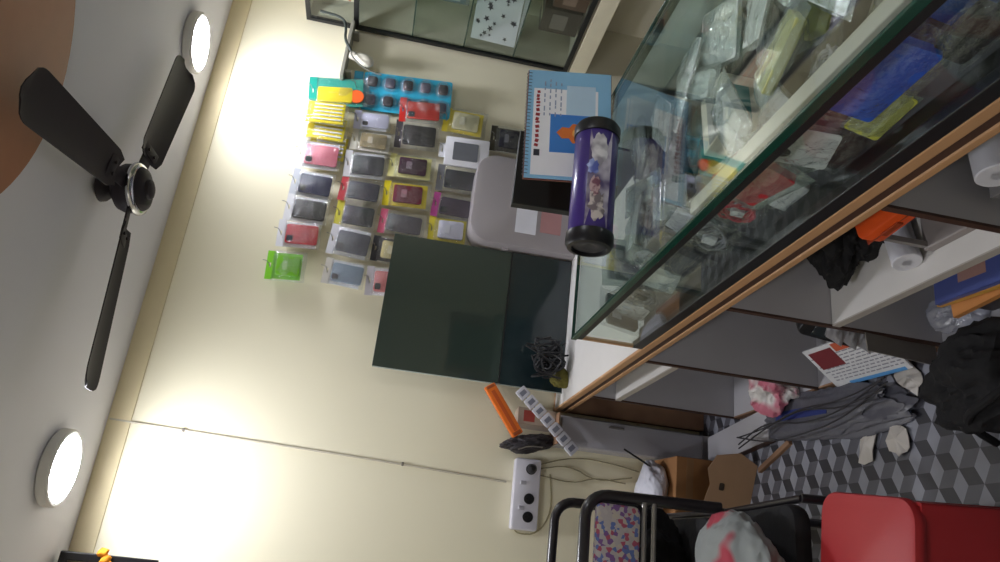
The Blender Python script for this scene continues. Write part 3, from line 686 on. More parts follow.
# ------------------------------------------------------------------ speaker on the glass
t = thing('bluetooth_speaker', 'purple printed tube speaker with black ends lying on the glass', 'speaker', (1.025, 1.79, GT), (0, 0, math.radians(-1)))
R_ = .062; rot = (0, PI/2, 0); zc = .066
MB().lathe([(0, -.155), (R_-.003, -.155), (R_, -.15), (R_, .15), (R_-.003, .155), (0, .155)], (0, 0, zc), rot, 48).build('barrel', mat('purple_wrap', (66, 48, 122), .28, var=.15, scale=12, coat=.3), t, True)
for s in (-1, 1):
    e = MB().lathe([(R_-.004, 0), (R_+.004, .002), (R_+.005, .03), (R_-.002, .042), (R_-.012, .044), (R_-.014, .034), (0, .030)], (s*.15, 0, zc), (0, s*PI/2, 0), 48).build('end_cap', M_black, t, True)
    MB().lathe([(0, .028), (.02, .036), (.036, .038), (R_-.016, .034), (R_-.016, .030)], (s*.15, 0, zc), (0, s*PI/2, 0), 40).build('membrane', mat('membrane', (40, 38, 46), .4), e, True)
def patch(pts, colr, nm='print_patch', dr=.0008):
    """flat printed shape (angle deg from top toward the viewer, x) wrapped round the barrel"""
    b = bmesh.new()
    cxm = sum(p[0] for p in pts)/len(pts); cam_ = sum(p[1] for p in pts)/len(pts)
    def P(x, a, r): q = math.radians(a); return (x, -r*math.sin(q), zc+r*math.cos(q))
    rings = []
    for f in (1, .66, .33):
        rings.append([b.verts.new(P(cxm+(p[0]-cxm)*f, cam_+(p[1]-cam_)*f, R_+dr)) for p in pts])
    c = b.verts.new(P(cxm, cam_, R_+dr)); nn = len(pts)
    for A_, B_ in zip(rings, rings[1:]):
        for k in range(nn): b.faces.new((A_[k], A_[(k+1) % nn], B_[(k+1) % nn], B_[k]))
    for k in range(nn): b.faces.new((rings[-1][k], rings[-1][(k+1) % nn], c))
    bmesh.ops.recalc_face_normals(b, faces=list(b.faces))
    m = MB(); m.bm.free(); m.bm = b; return m.build(nm, colr, t, True)
def ell(x, a, rx, ra, n=20, wob=.0, seed=0):
    r = random.Random(seed); return [(x+rx*math.cos(2*PI*k/n)*(1+wob*r.uniform(-1, 1)), a+ra*math.sin(2*PI*k/n)*(1+wob*r.uniform(-1, 1))) for k in range(n)]
patch([(-.148, 58), (.148, 58), (.148, 118), (-.148, 118)], two_tone('lilac_print', (86, 72, 112), (186, 178, 190), 16, .35, 'noise', .4, .62))
patch(ell(.085, 84, .050, 22, 24, .12, 1), two_tone('pale_print', (150, 144, 152), (216, 212, 214), 24, .35, 'noise', .4, .6), dr=.0014)
patch(ell(.028, 70, .022, 15, 20, .25, 2), two_tone('blue_print', (84, 96, 170), (140, 156, 206), 26, .35), dr=.0018)
patch(ell(-.028, 80, .03, 12, 20, .35, 3), two_tone('rose_print', (120, 74, 92), (190, 160, 160), 40, .35), dr=.0018)
patch(ell(-.085, 86, .045, 20, 22, .3, 4), two_tone('cream_print', (120, 108, 112), (206, 194, 188), 36, .35), dr=.0014)

# ------------------------------------------------------------------ calendar
t = thing('spiral_calendar', 'blue and white spiral calendar with orange figure picture on the glass', 'calendar', (1.288, 1.872, GT), (math.radians(-9), math.radians(-2.5), math.radians(1)))
cw, ch = .385, .262
MB().box((0, .012, ch/2), (cw+.006, .006, ch+.002), None, .001).build('backing_board', C((120, 66, 54)), t, label='brown backing board')
pg = MB().box((0, .005, ch/2), (cw, .007, ch-.004)).build('pages', mat('calendar_page', (140, 192, 226), .5, var=.02), t)
MB().box((-.03, .0008, .142), (cw*.80, .001, .200)).build('printed_panel', C((243, 242, 246)), pg, label='white middle panel')
MB().box((.085, .0004, .095), (.11, .001, .09)).build('printed_panel', C((186, 212, 232)), pg)
MB().box((-.036, .0002, .118), (.135, .001, .140)).build('picture', C((58, 128, 208)), pg, label='blue picture with orange figure')
f = MB()
f.prism([(-.056, 0), (.056, 0), (.05, .026), (.03, .040), (.034, .062), (.018, .074), (.020, .095), (0, .112), (-.020, .095), (-.018, .074), (-.036, .062), (-.030, .040), (-.05, .026)], .0012, (-.034, -.0008, .056), None, 'Y')
f.build('printed_figure', C((226, 118, 46)), pg)
MB().slab((-.034, -.0016, .102), (.024, .034, .001), .008).build('printed_detail', C((240, 180, 90)), pg)
s = MB(); r = random.Random(5); x = -.082
while x < .12:
    w = r.uniform(.006, .012); s.box((x, .0001, .228+r.uniform(-.001, .001)), (w, .001, r.uniform(.009, .013)), (0, r.uniform(-.3, .3), 0)); x += w+r.uniform(.003, .007)
s.build('printed_title', C((160, 40, 50)), pg, label='dark red heading marks')
s = MB()
for j in range(4):
    x = .03
    while x < .16:
        w = r.uniform(.008, .018); s.box((x, -.0002, .208-.017*j), (w, .001, .004)); x += w+r.uniform(.006, .012)
s.build('printed_text', C((150, 160, 186)), pg)
MB().box((-.108, .0, .226), (.022, .001, .018)).build('printed_mark', C((40, 40, 54)), pg)
s = MB()
for k in range(30):
    x = -cw/2+.012+k*(cw-.024)/29
    s.tube([(x, .009+.009*math.cos(a), ch-.006+.010*math.sin(a)) for a in [2*PI*q/14 for q in range(15)]], .0011, 5)
s.build('spiral_binding', mat('spiral_wire', (90, 90, 98), .3, .8), t, True)

# ------------------------------------------------------------------ wall display cabinet on the right
XC, XCB = 2.54, 2.88
t = thing('display_cabinet', 'black framed glass display cabinet on the side wall', 'cabinet', (XC, 1.6, .74))
def kb(m, x0, x1, y0, y1, z0, z1, bev=0): return m.box(((x0+x1)/2-XC, (y0+y1)/2-1.6, (z0+z1)/2-.74), (x1-x0, y1-y0, z1-z0), None, bev)
CY0, CY1, CZ0, CZ1 = 1.0, 3.285, .80, 2.20
kb(MB(), XCB-.01, XCB+.012, CY0, CY1, .74, CZ1).build('back_panel', C((190, 182, 160)), t)
for y in (CY0, CY1-.012): kb(MB(), XC+.02, XCB-.011, y, y+.012, .74, CZ1).build('side_panel', C((196, 190, 172)), t)
for z in (CZ0-.012, CZ1-.012): kb(MB(), XC+.02, XCB-.011, CY0+.013, CY1-.013, z, z+.012).build('carcass_board', C((196, 190, 172)), t)
fr = MB()
kb(fr, XC, XC+.018, CY1-.022, CY1, CZ0, CZ1); kb(fr, XC, XC+.018, CY0, CY0+.022, CZ0, CZ1)
kb(fr, XC, XC+.018, CY0+.022, CY1-.022, CZ0, CZ0+.022); kb(fr, XC, XC+.018, CY0+.022, CY1-.022, CZ1-.022, CZ1)
kb(fr, XC, XC+.018, CY0+.022, CY1-.022, 1.93, 1.955)
fr.build('black_frame', M_blackrail, t)
kb(MB(), XC+.002, XC+.03, CY0, CY1, .70, CZ0-.013, .002).build('cream_plinth', C((226, 218, 190)), t, label='cream rail under the glass')
for z in (1.10, 1.37, 1.645):
    s = kb(MB(), XC+.025, XCB-.012, CY0+.014, CY1-.014, z, z+.008).build('glass_shelf', clear('shelf_glass', (236, 244, 240), .06, .02), t)
    kb(MB(), XC+.021, XC+.025, CY0+.014, CY1-.014, z, z+.008).build('polished_edge', mat('shelf_edge', (60, 80, 72), .2), s)
dr = kb(MB(), XC+.004, XC+.008, CY0+.022, 2.25, CZ0+.022, 1.93).build('glass_door', M_glass, t)
dr2 = kb(MB(), XC+.010, XC+.014, 2.2, CY1-.022, CZ0+.022, 1.93).build('glass_door', M_glass, t)
kb(MB(), XC-.004, XC+.004, 2.24, 2.26, 1.3, 1.36, .002).build('finger_pull', M_chrome, dr)
kb(MB(), XC+.004, XC+.008, CY0+.022, CY1-.022, 1.955, CZ1-.022).build('top_glass', M_glass, t)
for y in (1.5, 2.6): kb(MB(), XC+.04, XCB-.02, y, y+.03, .02, .75).build('leg', C((150, 144, 130)), t)
# goods in the cabinet
t = thing('sticker_sheet', 'white sheet with dark spots and stars on the cabinet shelf', 'stickers', (2.69, 3.07, 1.110), (math.radians(-8), 0, math.radians(-50)))
MB().box((0, 0, .12), (.36, .004, .24), None, .001).build('sheet', C((216, 214, 220)), t)
s = MB(); r = random.Random(3)
for k in range(30):
    cx, cz = r.uniform(-.16, .16), r.uniform(.02, .22); rr = r.uniform(.008, .019)
    s.prism([(cx+(rr if q % 2 else rr*.45)*math.cos(2*PI*q/10), cz+(rr if q % 2 else rr*.45)*math.sin(2*PI*q/10)) for q in range(10)], .001, (0, -.003, 0), None, 'Y')
s.build('printed_spots', C((44, 44, 60)), t)
gd = [(2.72, 2.80, 1.118, .10, .16, (150, 140, 120), 'tan carton beside the spotted sheet'), (2.70, 2.55, 1.118, .12, .18, (120, 110, 96), 'brown grey carton nearer than the spotted sheet'),
      (2.70, 3.02, .812, .14, .20, (66, 56, 50), 'dark brown carton on the cabinet floor against the wall'), (2.69, 2.83, .812, .13, .17, (92, 62, 50), 'reddish brown carton on the cabinet floor'),
      (2.72, 2.62, .812, .13, .22, (40, 36, 36), 'black carton on the cabinet floor'), (2.74, 3.05, 1.386, .10, .14, (120, 122, 116), 'grey carton on the third cabinet shelf'),
      (2.72, 2.75, 1.655, .10, .13, (146, 140, 122), 'khaki carton on the upper cabinet shelf')]
for x, y, z, w, h, c, lb in gd:
    t = thing('product_carton', lb, 'box', (x, y, z), (0, 0, math.radians(rnd.uniform(-14, 14))), 'cartons in the wall cabinet')
    MB().box((0, 0, h/2), (w, w*1.1, h), None, .003).build('carton', C(c), t)
    MB().box((-w/2-.0005, 0, h*.55), (.001, w*.7, h*.4)).build('printed_label', C(tuple(min(255, v+60) for v in c)), t)
    MB().box((0, 0, h+.0008), (w*.96, .02, .001)).build('tape', C((190, 180, 150)), t)
t = thing('product_carton', 'orange and pink striped carton in top tier of the cabinet', 'box', (2.70, 3.02, 1.956), (0, 0, .1), 'cartons in the wall cabinet')
MB().box((0, 0, .08), (.18, .28, .16), None, .003).build('carton', C((206, 190, 176)), t)
s = MB()
for k in range(4): s.box((-.0905, 0, .03+.032*k), (.001, .27, .012))
s.build('printed_stripes', C((200, 120, 90)), t)
# narrow ledge with lamp holder beside the cabinet
t = thing('wall_ledge', 'narrow pale ledge on the wall next to the cabinet', 'shelf', (2.36, YB, 1.955))
MB().box((0, -.05, .0), (.34, .10, .018), None, .003).build('board', C((150, 148, 136)), t)
for x in (-.12, .12): MB().box((x, -.04, -.024), (.012, .07, .03), None, .003).build('bracket', C((150, 148, 136)), t)
t = thing('lamp_holder', 'white bulb holder on dark cable at the cabinet edge', 'lamp holder', (2.32, YB-.10, 1.94))
MB().lathe([(0, 0), (.018, 0), (.02, -.03), (.026, -.045), (.032, -.075), (.028, -.105), (.014, -.122), (0, -.125)], (0, 0, -.008), (0, math.radians(14), 0), 24).build('bulb', C((226, 222, 206), .3), t, True)
MB().lathe([(0, .0), (.021, 0), (.022, -.028), (0, -.03)], (0, 0, .006-.012), (0, math.radians(14), 0), 20).build('socket', C((206, 200, 186)), t, True)
MB().tube([(0, -.03, -.01), (.05, -.045, .03), (.12, -.04, .035), (.19, -.03, .06), (.20, -.03, .18)], .007, 8, sm=2).build('cable', mat('dark_green_cable', (54, 62, 58), .5), t, True)
MB().tube([(0, -.03, -.01), (-.04, -.04, -.02), (-.09, -.03, -.09), (-.10, -.02, -.18)], .004, 6, sm=2).build('cable', mat('grey_cord', (120, 120, 112), .5), t, True)

# ------------------------------------------------------------------ goods on the open shelves
def roll(x, y, z, r, l, rot, label, col=(214, 214, 222), grp='paper rolls on the open shelves'):
    t = thing('paper_roll', label, 'roll', (x, y, z), rot, grp)
    MB().lathe([(r*.35, 0), (r-.002, 0), (r, .002), (r, l-.002), (r-.002, l), (r*.35, l), (r*.35, 0)], n=28).build('paper', C(col), t, True)
    MB().lathe([(r*.28, .001), (r*.35, .001), (r*.35, l-.001), (r*.28, l-.001), (r*.28, .001)], n=20).build('core', C((120, 96, 74)), t, True)
roll(.735, 1.36, .357+.033, .032, .14, (0, PI/2, .25), 'white paper roll lying on the shelf under the orange case')
roll(.735, .985, .499, .036, .16, (0, PI/2, .1), 'white paper roll in the bay nearest the viewer')
t = thing('shelf_box', 'grey storage box under the paper roll in near bay', 'box', (.86, .955, .357), (0, 0, .0))
MB().box((0, 0, .05), (.26, .18, .10), None, .003).build('carton', C((112, 110, 112)), t); MB().box((0, 0, .1025), (.262, .182, .003), None, .001).build('lid', C((126, 124, 126)), t)
# orange case
t = thing('tool_case', 'flat orange case under the counter edge', 'case', (.83, 1.235, .545), (math.radians(4), math.radians(-6), math.radians(8)))
MB().slab((0, 0, 0), (.20, .13, .05), .02, None, 'Z', .006).build('shell', mat('orange_case', (226, 84, 22), .5), t, True)
MB().box((-.101, 0, -.003), (.006, .05, .016), None, .002).build('latch', C((160, 60, 20)), t)
MB().box((0, 0, .0), (.203, .133, .003), None, .001).build('seam', C((150, 56, 18)), t)
t = thing('storage_tray', 'grey plastic tray stack carrying the orange case', 'tray', (.86, 1.22, .357))
MB().box((.04, 0, .012), (.30, .20, .024), None, .004).box((.04, 0, .150), (.30, .20, .02), None, .004).build('tray', C((140, 132, 130)), t)
for sx in (-.10, .18):
    for sy in (-.09, .09): MB().box((sx, sy, .08), (.012, .012, .125)).build('post', C((130, 124, 122)), t)
# dark bundles behind
for k, (x, y, z, d, lb) in enumerate(((.90, 1.54, .357, (.26, .18, .17), 'dark bag stuffed at the back of the white shelf'), (.86, 1.40, .357, (.10, .09, .08), 'small dark bag next to the paper roll'))):
    o = MB().blob((0, 0, d[2]*.42), d, 20+k, .16).build('cloth_bag', M_matblack, None, True, loc=(x, y, z)); tag(o, lb, 'bag')
# magazines and papers, lower shelf of near bay
def mags(x, y, z, cols, names, rz=0.0, w=.21, l=.28, tilt=0):
    for k, (c, lb) in enumerate(zip(cols, names)):
        t = thing('magazine', lb, 'magazine', (x+rnd.uniform(-.012, .012), y+rnd.uniform(-.01, .01), z+.0145*k), (tilt, 0, rz+rnd.uniform(-.12, .12)), 'magazines on the bottom shelves')
        MB().box((0, 0, .0065), (w-.004, l-.004, .010)).build('pages', C((206, 202, 196)), t)
        MB().box((0, 0, .0126), (w, l, .0016)).box((0, 0, .0008), (w, l, .0016)).box((-w/2, 0, .0067), (.0016, l, .0134)).build('cover', C(c), t)
        MB().box((-.02, .02, .0137), (w*.5, l*.3, .0006)).build('printed_picture', C(tuple(int(v*.6+80) for v in c[::-1])), t)
t = thing('storage_box', 'dark box under the magazine pile below the white shelf', 'box', (.85, 1.36, .03))
MB().box((0, 0, .05), (.24, .32, .098), None, .003).build('carton', C((60, 52, 50)), t); MB().box((0, 0, .0995), (.244, .324, .003), None, .001).build('lid', C((74, 64, 60)), t)
mags(.815, 1.37, .132, [(70, 84, 150), (206, 140, 80), (190, 190, 196), (214, 160, 70), (84, 96, 160)],
     ['blue magazine at bottom of the pile under the white shelf', 'orange magazine second in the pile under the white shelf', 'white magazine in the middle of the pile under white shelf', 'amber magazine fourth in the pile under the white shelf', 'blue magazine topmost under the white shelf'], .05)
for k, (x, y, lb) in enumerate(((.735, 1.165, 'white plastic cup by the dark box'), )):
    t = thing('plastic_cup', lb, 'cup', (x, y, .03)); MB().lathe([(0, 0), (.028, 0), (.036, .09), (.038, .092), (.035, .092), (.027, .004), (0, .004)], n=24).build('cup', C((206, 206, 216), .3), t, True)
    MB().lathe([(.036, .086), (.040, .088), (.040, .094), (.036, .094), (.036, .086)], n=24).build('rim', C((226, 226, 232)), t, True)
o = MB().blob((0, 0, .035), (.10, .12, .09), 33, .35).build('crumpled_bag', clear('white_bag', (226, 228, 236), .1, .2, .55, (210, 212, 224), .5), None, True, loc=(.755, 1.60, .03)); tag(o, 'crumpled white plastic bag beside the magazine pile', 'bag')
# bay with papers between dividers
mags(.875, 1.98, .03, [(150, 148, 144), (176, 172, 170), (176, 60, 56), (206, 202, 200)],
     ['grey paper pad at bottom of the middle bay pile', 'pale paper pad second in the middle bay pile', 'red magazine third in the middle bay pile', 'white magazine topmost in the middle bay pile'], -.08, .20, .30)
t = thing('newspaper', 'white and blue printed newspaper slipping off the bottom shelf', 'newspaper', (.720, 2.0, .085), (0, math.radians(-52), math.radians(-3)))
MB().box((0, 0, .004), (.16, .36, .008), None, .002).build('sheets', mat('newsprint', (212, 212, 214), .8, var=.1, scale=60), t)
s = MB(); r = random.Random(8)
for j in range(9):
    y = -.17
    while y < .145:
        w = r.uniform(.01, .03); s.box((-.055+.012*j, y+w/2, .0084), (.004, w, .0006)); y += w+r.uniform(.004, .01)
s.build('printed_text', C((140, 140, 148)), t)
MB().box((-.074, -.03, .0085), (.012, .26, .0008)).build('printed_band', C((90, 156, 214)), t, label='blue printed band')
MB().box((.03, .1, .0088), (.07, .12, .0008)).build('printed_picture', C((120, 40, 50)), t, label='maroon printed picture')
MB().box((.06, -.02, .0088), (.03, .10, .0008)).build('printed_picture', C((196, 90, 60)), t)
t = thing('handset', 'black cordless handset standing on the papers of the middle bay', 'phone', (.765, 1.93, .092), (math.radians(-3), math.radians(4), math.radians(-62)))
MB().slab((0, 0, .11), (.075, .22, .045), .025, None, 'Y', .010).build('body', M_black, t, True)
MB().box((0, -.0235, .155), (.048, .002, .05), None, .0005).build('display', C((50, 56, 60), .2), t)
for k in range(3):
    t = thing('foil_wrapper', ['silver foil wrapper standing by the divider, upper', 'silver foil wrapper standing by the divider, middle', 'silver foil wrapper standing by the divider, lower'][k], 'wrapper', (.698, 1.745+.010*k, .315-.05*k), (math.radians(10), math.radians(20), math.radians(8)), 'foil wrappers by the divider')
    MB().pillow(.075, .055, .016, (0, 0, 0), None, 70+k, 8, 8, .3).build('wrapper', mat('foil', (222, 222, 228), .3, .1, bump=.5), t, True)
    MB().box((0, 0, .026), (.07, .001, .008)).build('seal', C((190, 190, 196)), t)
t = thing('envelope_stack', 'stack of grey envelopes leaning on the divider', 'envelopes', (.695, 1.728, .03), (math.radians(6), 0, math.radians(6)))
for k in range(4): MB().box((.01*k, .009*k, .115-.006*k), (.12, .004, .23-.012*k), None, .001).build('envelope', C((136-8*k, 130-8*k, 124-8*k)), t)
# pink/white crumpled bag, far middle bay
o = MB().blob((0, 0, .06), (.16, .20, .15), 44, .35).build('crumpled_bag', two_tone('pink_white_bag', (196, 110, 130), (214, 210, 206), 9, .4, 'noise', .4, .5), None, True, loc=(.725, 2.47, .032)); tag(o, 'crumpled pink and white bag in the far bay', 'bag')

# clutter on the floor at the counter's foot
t = thing('plastic_sack', 'flattened grey sack with blue print at the counter foot', 'sack', (.600, 2.27, 0), (0, 0, math.radians(-4)))
MB().blob((0, 0, .022), (.17, .86, .055), 51, .15).build('sack', mat('grey_sack', (92, 92, 100), .4, var=.15, bump=.4), t, True)
MB().box((.01, .1, .050), (.035, .32, .002), (0, .1, 0), .0008).build('printed_band', C((40, 56, 120)), t, label='blue printed band')
for k, (x, y, a, lb) in enumerate(((.470, 1.93, .3, 'torn white paper on the floor nearer the black bag'), (.475, 2.07, -.4, 'torn white paper on the tiles beside the sack'), (.64, 1.86, 1.0, 'folded white paper against the black bag'))):
    b = bmesh.new(); r = random.Random(60+k); vs = []
    N = 14
    for q in range(N):
        rr = (.03+.022*r.random()); vs.append(b.verts.new((rr*1.5*math.cos(2*PI*q/N), rr*math.sin(2*PI*q/N), .004+.012*r.random())))
    c = b.verts.new((0, 0, .022))
    for q in range(N): b.faces.new((vs[q], vs[(q+1) % N], c))
    r_ = bmesh.ops.extrude_face_region(b, geom=list(b.faces))
    for v in [g for g in r_['geom'] if isinstance(g, bmesh.types.BMVert)]: v.co.z -= .0025
    bmesh.ops.recalc_face_normals(b, faces=list(b.faces))
    m = MB(); m.bm.free(); m.bm = b
    z0 = .0 if k < 2 else .0
    tag(m.build('paper_scrap', C((200, 194, 186)), None, False, None, (x, y, z0+.001), (0, 0, a)), lb, 'paper', 'torn papers on the floor')
m = MB()
for k in range(4):
    r = random.Random(80+k); pts = [(.58+r.uniform(-.06, .06), 2.75-.22*j, .075+.02*r.random()) for j in range(5)]
    m.tube(pts, .003, 6, sm=2)
tag(m.build('loose_cables', mat('cable_dark', (52, 50, 54), .5), None, True), 'loose dark cables trailing over the sack', 'cables')
t = thing('wood_strip', 'thin wooden strip lying on the tiles by the counter', 'wood strip', (.50, 2.62, .0), (0, 0, math.radians(20)))
MB().box((0, 0, .008), (.02, .24, .016), None, .002).build('strip', M_ply, t)

t = thing('grey_plank', 'grey board lying on the tiles along the counter toward the wall', 'board', (.60, 2.88, 0), (0, 0, math.radians(5)))
MB().box((0, 0, .018), (.13, .52, .030), None, .003).build('board', M_grey, t)
MB().box((-.066, 0, .018), (.003, .52, .030)).build('edge_band', M_dkwood, t)
# black bag
t = thing('shoulder_bag', 'slumped black bag on the floor against the counter', 'bag', (.545, 1.455, 0), (0, 0, math.radians(6)))
MB().blob((0, 0, .095), (.24, .42, .22), 61, .13).build('body', M_matblack, t, True)
MB().tube([(-.04, -.12, .15), (-.09, -.06, .19), (-.10, .05, .17), (-.10, .12, .09), (-.12, .14, .012)], .010, 8, sm=2).build('strap', M_matblack, t, True)
MB().slab((.02, .02, .192), (.022, .04, .006), .004, (0, .25, .4), 'Z', .001).build('buckle', M_chrome, t, True, 'small silver buckle')

# ------------------------------------------------------------------ narrow side cabinet by the wall and what lies on it
t = thing('side_cupboard', 'narrow grey cupboard squeezed between counter end and wall', 'cupboard', (.592, 3.235, 0))
MB().box((0, .0, .36), (.13, .10, .72), None, .003).build('carcass', M_grey, t)
MB().box((0, -.054, .37), (.12, .008, .66), None, .002).build('door', mat('grey_door', (166, 164, 170), .55, var=.08, scale=4), t)
MB().box((.04, -.062, .45), (.010, .012, .07), None, .003).build('handle', C((110, 106, 104)), t)
MB().box((0, -.02, .722), (.136, .15, .006), None, .001).build('top_board', M_ply, t)
t = thing('pouch', 'dark rounded pouch sagging by the wall above the switchboard', 'pouch', (.545, 3.235, .725), (0, math.radians(-12), 0))
MB().blob((0, 0, .10), (.075, .13, .24), 91, .1).build('body', mat('dark_pouch', (48, 44, 48), .6, bump=.3), t, True)
MB().tube([(-.03, -.06, .17), (-.02, -.068, .12), (-.03, -.06, .06)], .003, 6, sm=1).build('zip', M_wire, t, True)
t = thing('spirit_level', 'orange bar tool leaning beside the dark pouch', 'tool', (.547, 3.165, .900), (math.radians(-4), math.radians(54), 0))
MB().box((0, 0, .115), (.052, .026, .25), None, .005).build('bar', M_orange, t)
MB().box((0, -.014, .11), (.016, .002, .20)).build('groove', C((190, 80, 20)), t)
for z in (.0, .23): MB().box((0, 0, z), (.038, .028, .014), None, .003).build('end_piece', C((150, 70, 26)), t)
t = thing('adapter_strip', 'silver strip of square packets drooping from the cupboard top', 'packets', (.712, 3.11, .90), (0, 0, 0))
for k in range(7):
    f = k/6; x, z = -.0-.207*f, -.232*f
    s = MB().slab((x, -.012*math.sin(3*f), z), (.047, .050, .016), .006, (0, math.radians(-48), 0), 'Y', .003).build('packet', mat('silver_packet', (210, 210, 220), .3, .1), t, True)
    MB().box((x, -.012*math.sin(3*f)-.0078, z), (.02, .001, .03), (0, math.radians(-48), 0)).build('window', C((120, 122, 136)), s)
MB().tube([(.0, .012, .0), (-.10, .006, -.112), (-.207, .012, -.232)], .004, 6).build('cord', C((150, 150, 156)), t)
t = thing('carton', 'small pale carton with red print on the cupboard top', 'box', (.63, 3.235, .725), (0, 0, .1))
MB().box((0, 0, .085), (.075, .08, .17), None, .002).build('carton', C((190, 172, 156)), t)
MB().box((0, -.0405, .12), (.05, .001, .05)).build('printed_label', C((176, 70, 60)), t)

# ------------------------------------------------------------------ switchboard on the wall
t = thing('power_strip', 'white extension board with black sockets fixed on the cream wall', 'extension board', (.308, YB, .815), (0, math.radians(-1), 0))
MB().slab((0, -.028, 0), (.30, .115, .052), .012, None, 'Y', .006).build('case', C((216, 214, 224), .4), t, True)
for x in (.105, -.02, -.095):
    s = MB().lathe([(0, 0), (.022, 0), (.023, .006), (.017, .008), (0, .004)], (x, -.053, -.012), (PI/2, 0, 0), 24).build('socket', M_black, t, True)
    for q in range(3):
        a = PI/2+2*PI*q/3; MB().lathe([(0, 0), (.0035, 0), (.0035, .0015), (0, .0015)], (x+.009*math.cos(a), -.0585, -.012+.009*math.sin(a)), (PI/2, 0, 0), 10).build('pin_hole', C((8, 8, 9)), s)
for x in (.045, -.06): MB().box((x, -.056, .018), (.016, .008, .026), (.15, 0, 0), .002).build('switch', C((190, 188, 196)), t)
MB().lathe([(0, 0), (.019, 0), (.019, .03), (.010, .045), (0, .046)], (.105, -.06, -.012), (PI/2, 0, 0), 20).build('plug', M_black, t, True, 'black plug in the end socket')
MB().tube([(-.14, -.02, .04), (-.165, -.012, .02), (-.16, -.01, -.07), (-.06, -.008, -.13), (.1, -.008, -.11)], .0032, 6, sm=2).build('cord', C((176, 166, 130)), t, True)
for k, pts in enumerate((((.43, 3.285, .80), (.50, 3.28, .60), (.49, 3.28, .42), (.47, 3.28, .30)), ((.42, 3.285, .78), (.46, 3.28, .62), (.40, 3.28, .5), (.44, 3.28, .33)),
                         ((.40, 3.285, .765), (.38, 3.285, .6), (.42, 3.28, .5), (.41, 3.28, .36)))):
    tag(MB().tube(pts, .003, 6, sm=2).build('extension_lead', C((150, 142, 112)), None, True), ('pale cord running down the wall nearest the counter', 'pale cord hanging between two other cords below the extension board', 'pale cord running down the wall nearest the extension board')[k], 'cable', 'cords below the extension board')
tag(MB().tube([(.52, 3.03, .46), (.46, 3.02, .34), (.42, 3.03, .27), (.36, 3.05, .2)], .004, 6, sm=2).build('black_wire', M_black, None, True), 'black wire hanging over the brown carton', 'cable')

# ------------------------------------------------------------------ cartons on the floor by the wall
t = thing('brown_carton', 'brown carton with dark blue print on the floor by the wall', 'box', (.33, 3.07, 0), (0, 0, math.radians(-2)))
MB().box((0, 0, .135), (.36, .28, .268), None, .003).build('carton', M_card, t)
MB().box((.06, -.1405, .08), (.17, .001, .07)).build('printed_band', C((40, 40, 86)), t, label='dark blue printed band')
MB().box((.0, -.1405, .21), (.35, .001, .03)).build('tape', C((150, 112, 74)), t)
t = thing('white_packet', 'white wrapped packet on top of the brown carton', 'packet', (.37, 3.06, .27), (0, 0, .1))
MB().blob((0, 0, .05), (.24, .20, .12), 55, .12, crease=.1).build('wrap', mat('white_wrap', (206, 206, 216), .4, bump=.3), t, True)
MB().box((0, -.085, .05), (.05, .02, .03), None, .005).build('knot', C((196, 196, 206)), t)
t = thing('cardboard_sheet', 'torn tan cardboard sheet propped before the brown carton', 'cardboard', (.40, 2.80, 0), (math.radians(-14), 0, math.radians(-24)))
MB().prism([(-.12, 0), (.09, 0), (.125, .07), (.10, .16), (.04, .185), (-.02, .165), (-.11, .18)], .006, (0, 0, 0), None, 'Y').build('sheet', M_cardlt, t)
MB().slab((-.02, -.0038, .12), (.03, .02, .001), .006).build('hand_hole', C((60, 48, 40)), t)

# ------------------------------------------------------------------ chairs
M_floral = floral('floral_fabric')
M_tube = mat('black_tube', (34, 31, 34), .3, var=.1, coat=.2)
t = thing('metal_chair', 'black tube chair with floral back nearer the red stool', 'chair', (.0, 1.95, 0), (0, 0, math.radians(2)), 'black tube chairs')
def U(hw, z0, z1, y0, y1, r=.07):
    p = [(-hw, y0, z0)]
    p.append((-hw, y1, z1-r))
    for k in range(1, 7): a = PI/2*k/6; p.append((-hw+r*(1-math.cos(a)), y1, z1-r+r*math.sin(a)))
    for k in range(0, 7): a = PI/2*k/6; p.append((hw-r+r*math.sin(a), y1, z1-r+r*math.cos(a)))
    p.append((hw, y0, z0)); return p
MB().tube(U(.245, .44, .85, .22, .26), .018, 12).build('back_frame', M_tube, t, True)
MB().slab((0, .245, .755), (.44, .135, .03), .02, None, 'Y', .008).build('backrest', M_floral, t, True, 'floral patterned backrest')
MB().tube([(-.235, .235, .675), (.235, .235, .675)], .008, 8).tube([(-.235, .235, .645), (.235, .235, .645)], .008, 8).build('cross_bar', mat('pale_metal', (150, 146, 142), .3, .7), t, True)
MB().slab((0, -.01, .445), (.44, .44, .05), .05, None, 'Z', .015).build('seat', M_matblack, t, True)
for sx in (-1, 1):
    MB().tube([(sx*.235, .22, .44), (sx*.24, .25, .2), (sx*.245, .28, .008)], .012, 10).build('leg', M_tube, t, True)
    MB().tube([(sx*.235, -.20, .43), (sx*.24, -.22, .2), (sx*.245, -.235, .008)], .012, 10).build('leg', M_tube, t, True)
    MB().tube([(sx*.235, .22, .425), (sx*.235, -.20, .425)], .011, 10).build('side_rail', M_tube, t, True)
r2 = dup(t, (.0, 2.475, 0), (0, 0, math.radians(-1)), 'bare backed black tube chair behind the floral one, toward the wall')
r2.scale = (1, 1, .955)
for ch in list(r2.children):
    if ch.name.startswith('backrest') or ch.name.startswith('cross_bar'): bpy.data.objects.remove(ch)
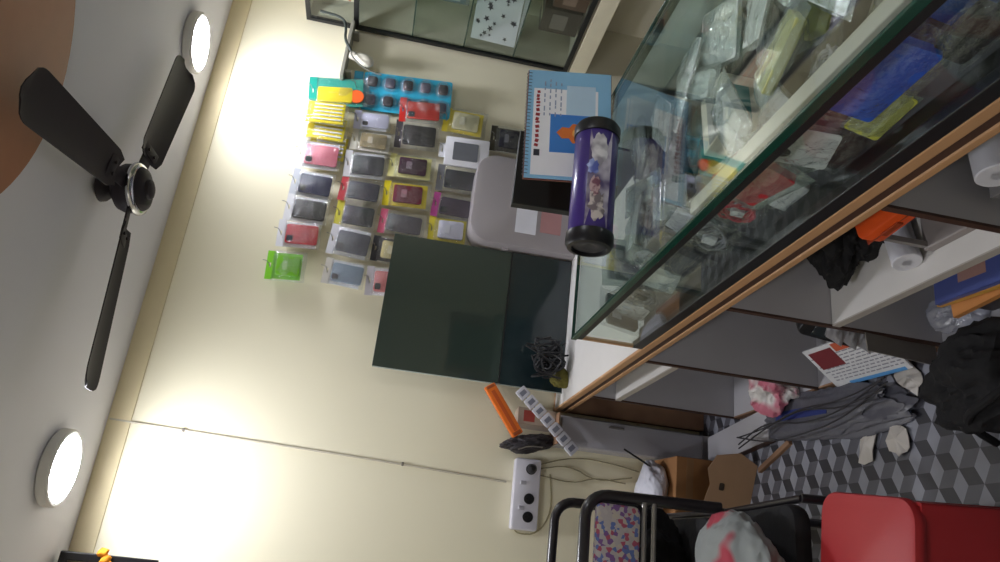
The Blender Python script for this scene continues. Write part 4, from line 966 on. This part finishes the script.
# cloth on near chair seat, black bag on rear chair seat
o = MB().blob((0, 0, .07), (.30, .34, .16), 71, .13, crease=.18).build('cloth_bundle', two_tone('red_grey_cloth', (150, 44, 60), (128, 132, 130), 5.0, .8, 'noise', .44, .48), None, True, loc=(.045, 1.86, .472)); tag(o, 'red and grey cloth bundle on the nearer chair seat', 'cloth')
o = MB().blob((0, 0, .13), (.40, .26, .30), 72, .1).build('cloth_bag', M_matblack, None, True, loc=(.03, 2.47, .45)); tag(o, 'large black bag on the rear chair seat', 'bag')

# ------------------------------------------------------------------ red stool
t = thing('plastic_stool', 'red square plastic stool on the patterned floor', 'stool', (.075, 1.505, 0), (0, 0, math.radians(-7)))
MB().slab((0, 0, .435), (.315, .315, .03), .05, None, 'Z', .010).build('seat', M_red, t, True)
b = MB()
def side(s):
    """tapered side panel with an arched opening between two feet"""
    tw, bw, h = .148, .172, .43
    pts = [(-tw, h), (-bw, 0), (-bw+.055, 0)]
    for k in range(0, 11): a = PI*k/10; pts.append((-(.10)*math.cos(a), .16+.10*math.sin(a)))
    pts += [(bw-.055, 0), (bw, 0), (tw, h)]
    return pts
for k in range(4):
    a = PI/2*k; m = MB().prism(side(1), .006, (0, 0, 0), (math.radians(-3.2), 0, 0), 'Y')
    m.build('side_panel', M_red, t, False, None, (.152*math.sin(a)+.0, -.152*math.cos(a) if k % 2 == 0 else 0, 0) if False else (-.172*math.sin(-a), -.172*math.cos(a), 0), (0, 0, a))
for sx in (-1, 1):
    for sy in (-1, 1): MB().tube([(sx*.155, sy*.155, .0), (sx*.132, sy*.132, .42)], [.012, .014], 12).build('leg', M_red, t, True)

# ------------------------------------------------------------------ world and colour management
w = bpy.data.worlds.new('world'); SC.world = w; w.use_nodes = True
w.node_tree.nodes['Background'].inputs[0].default_value = (.8, .85, 1, 1); w.node_tree.nodes['Background'].inputs[1].default_value = .05
vs = SC.view_settings; vs.view_transform = 'Standard'; vs.look = 'None'; vs.gamma = 1; vs.use_curve_mapping = False; vs.exposure = 2.15
SC.cycles.max_bounces = 10; SC.cycles.transparent_max_bounces = 24
SC.cycles.sample_clamp_indirect = 4
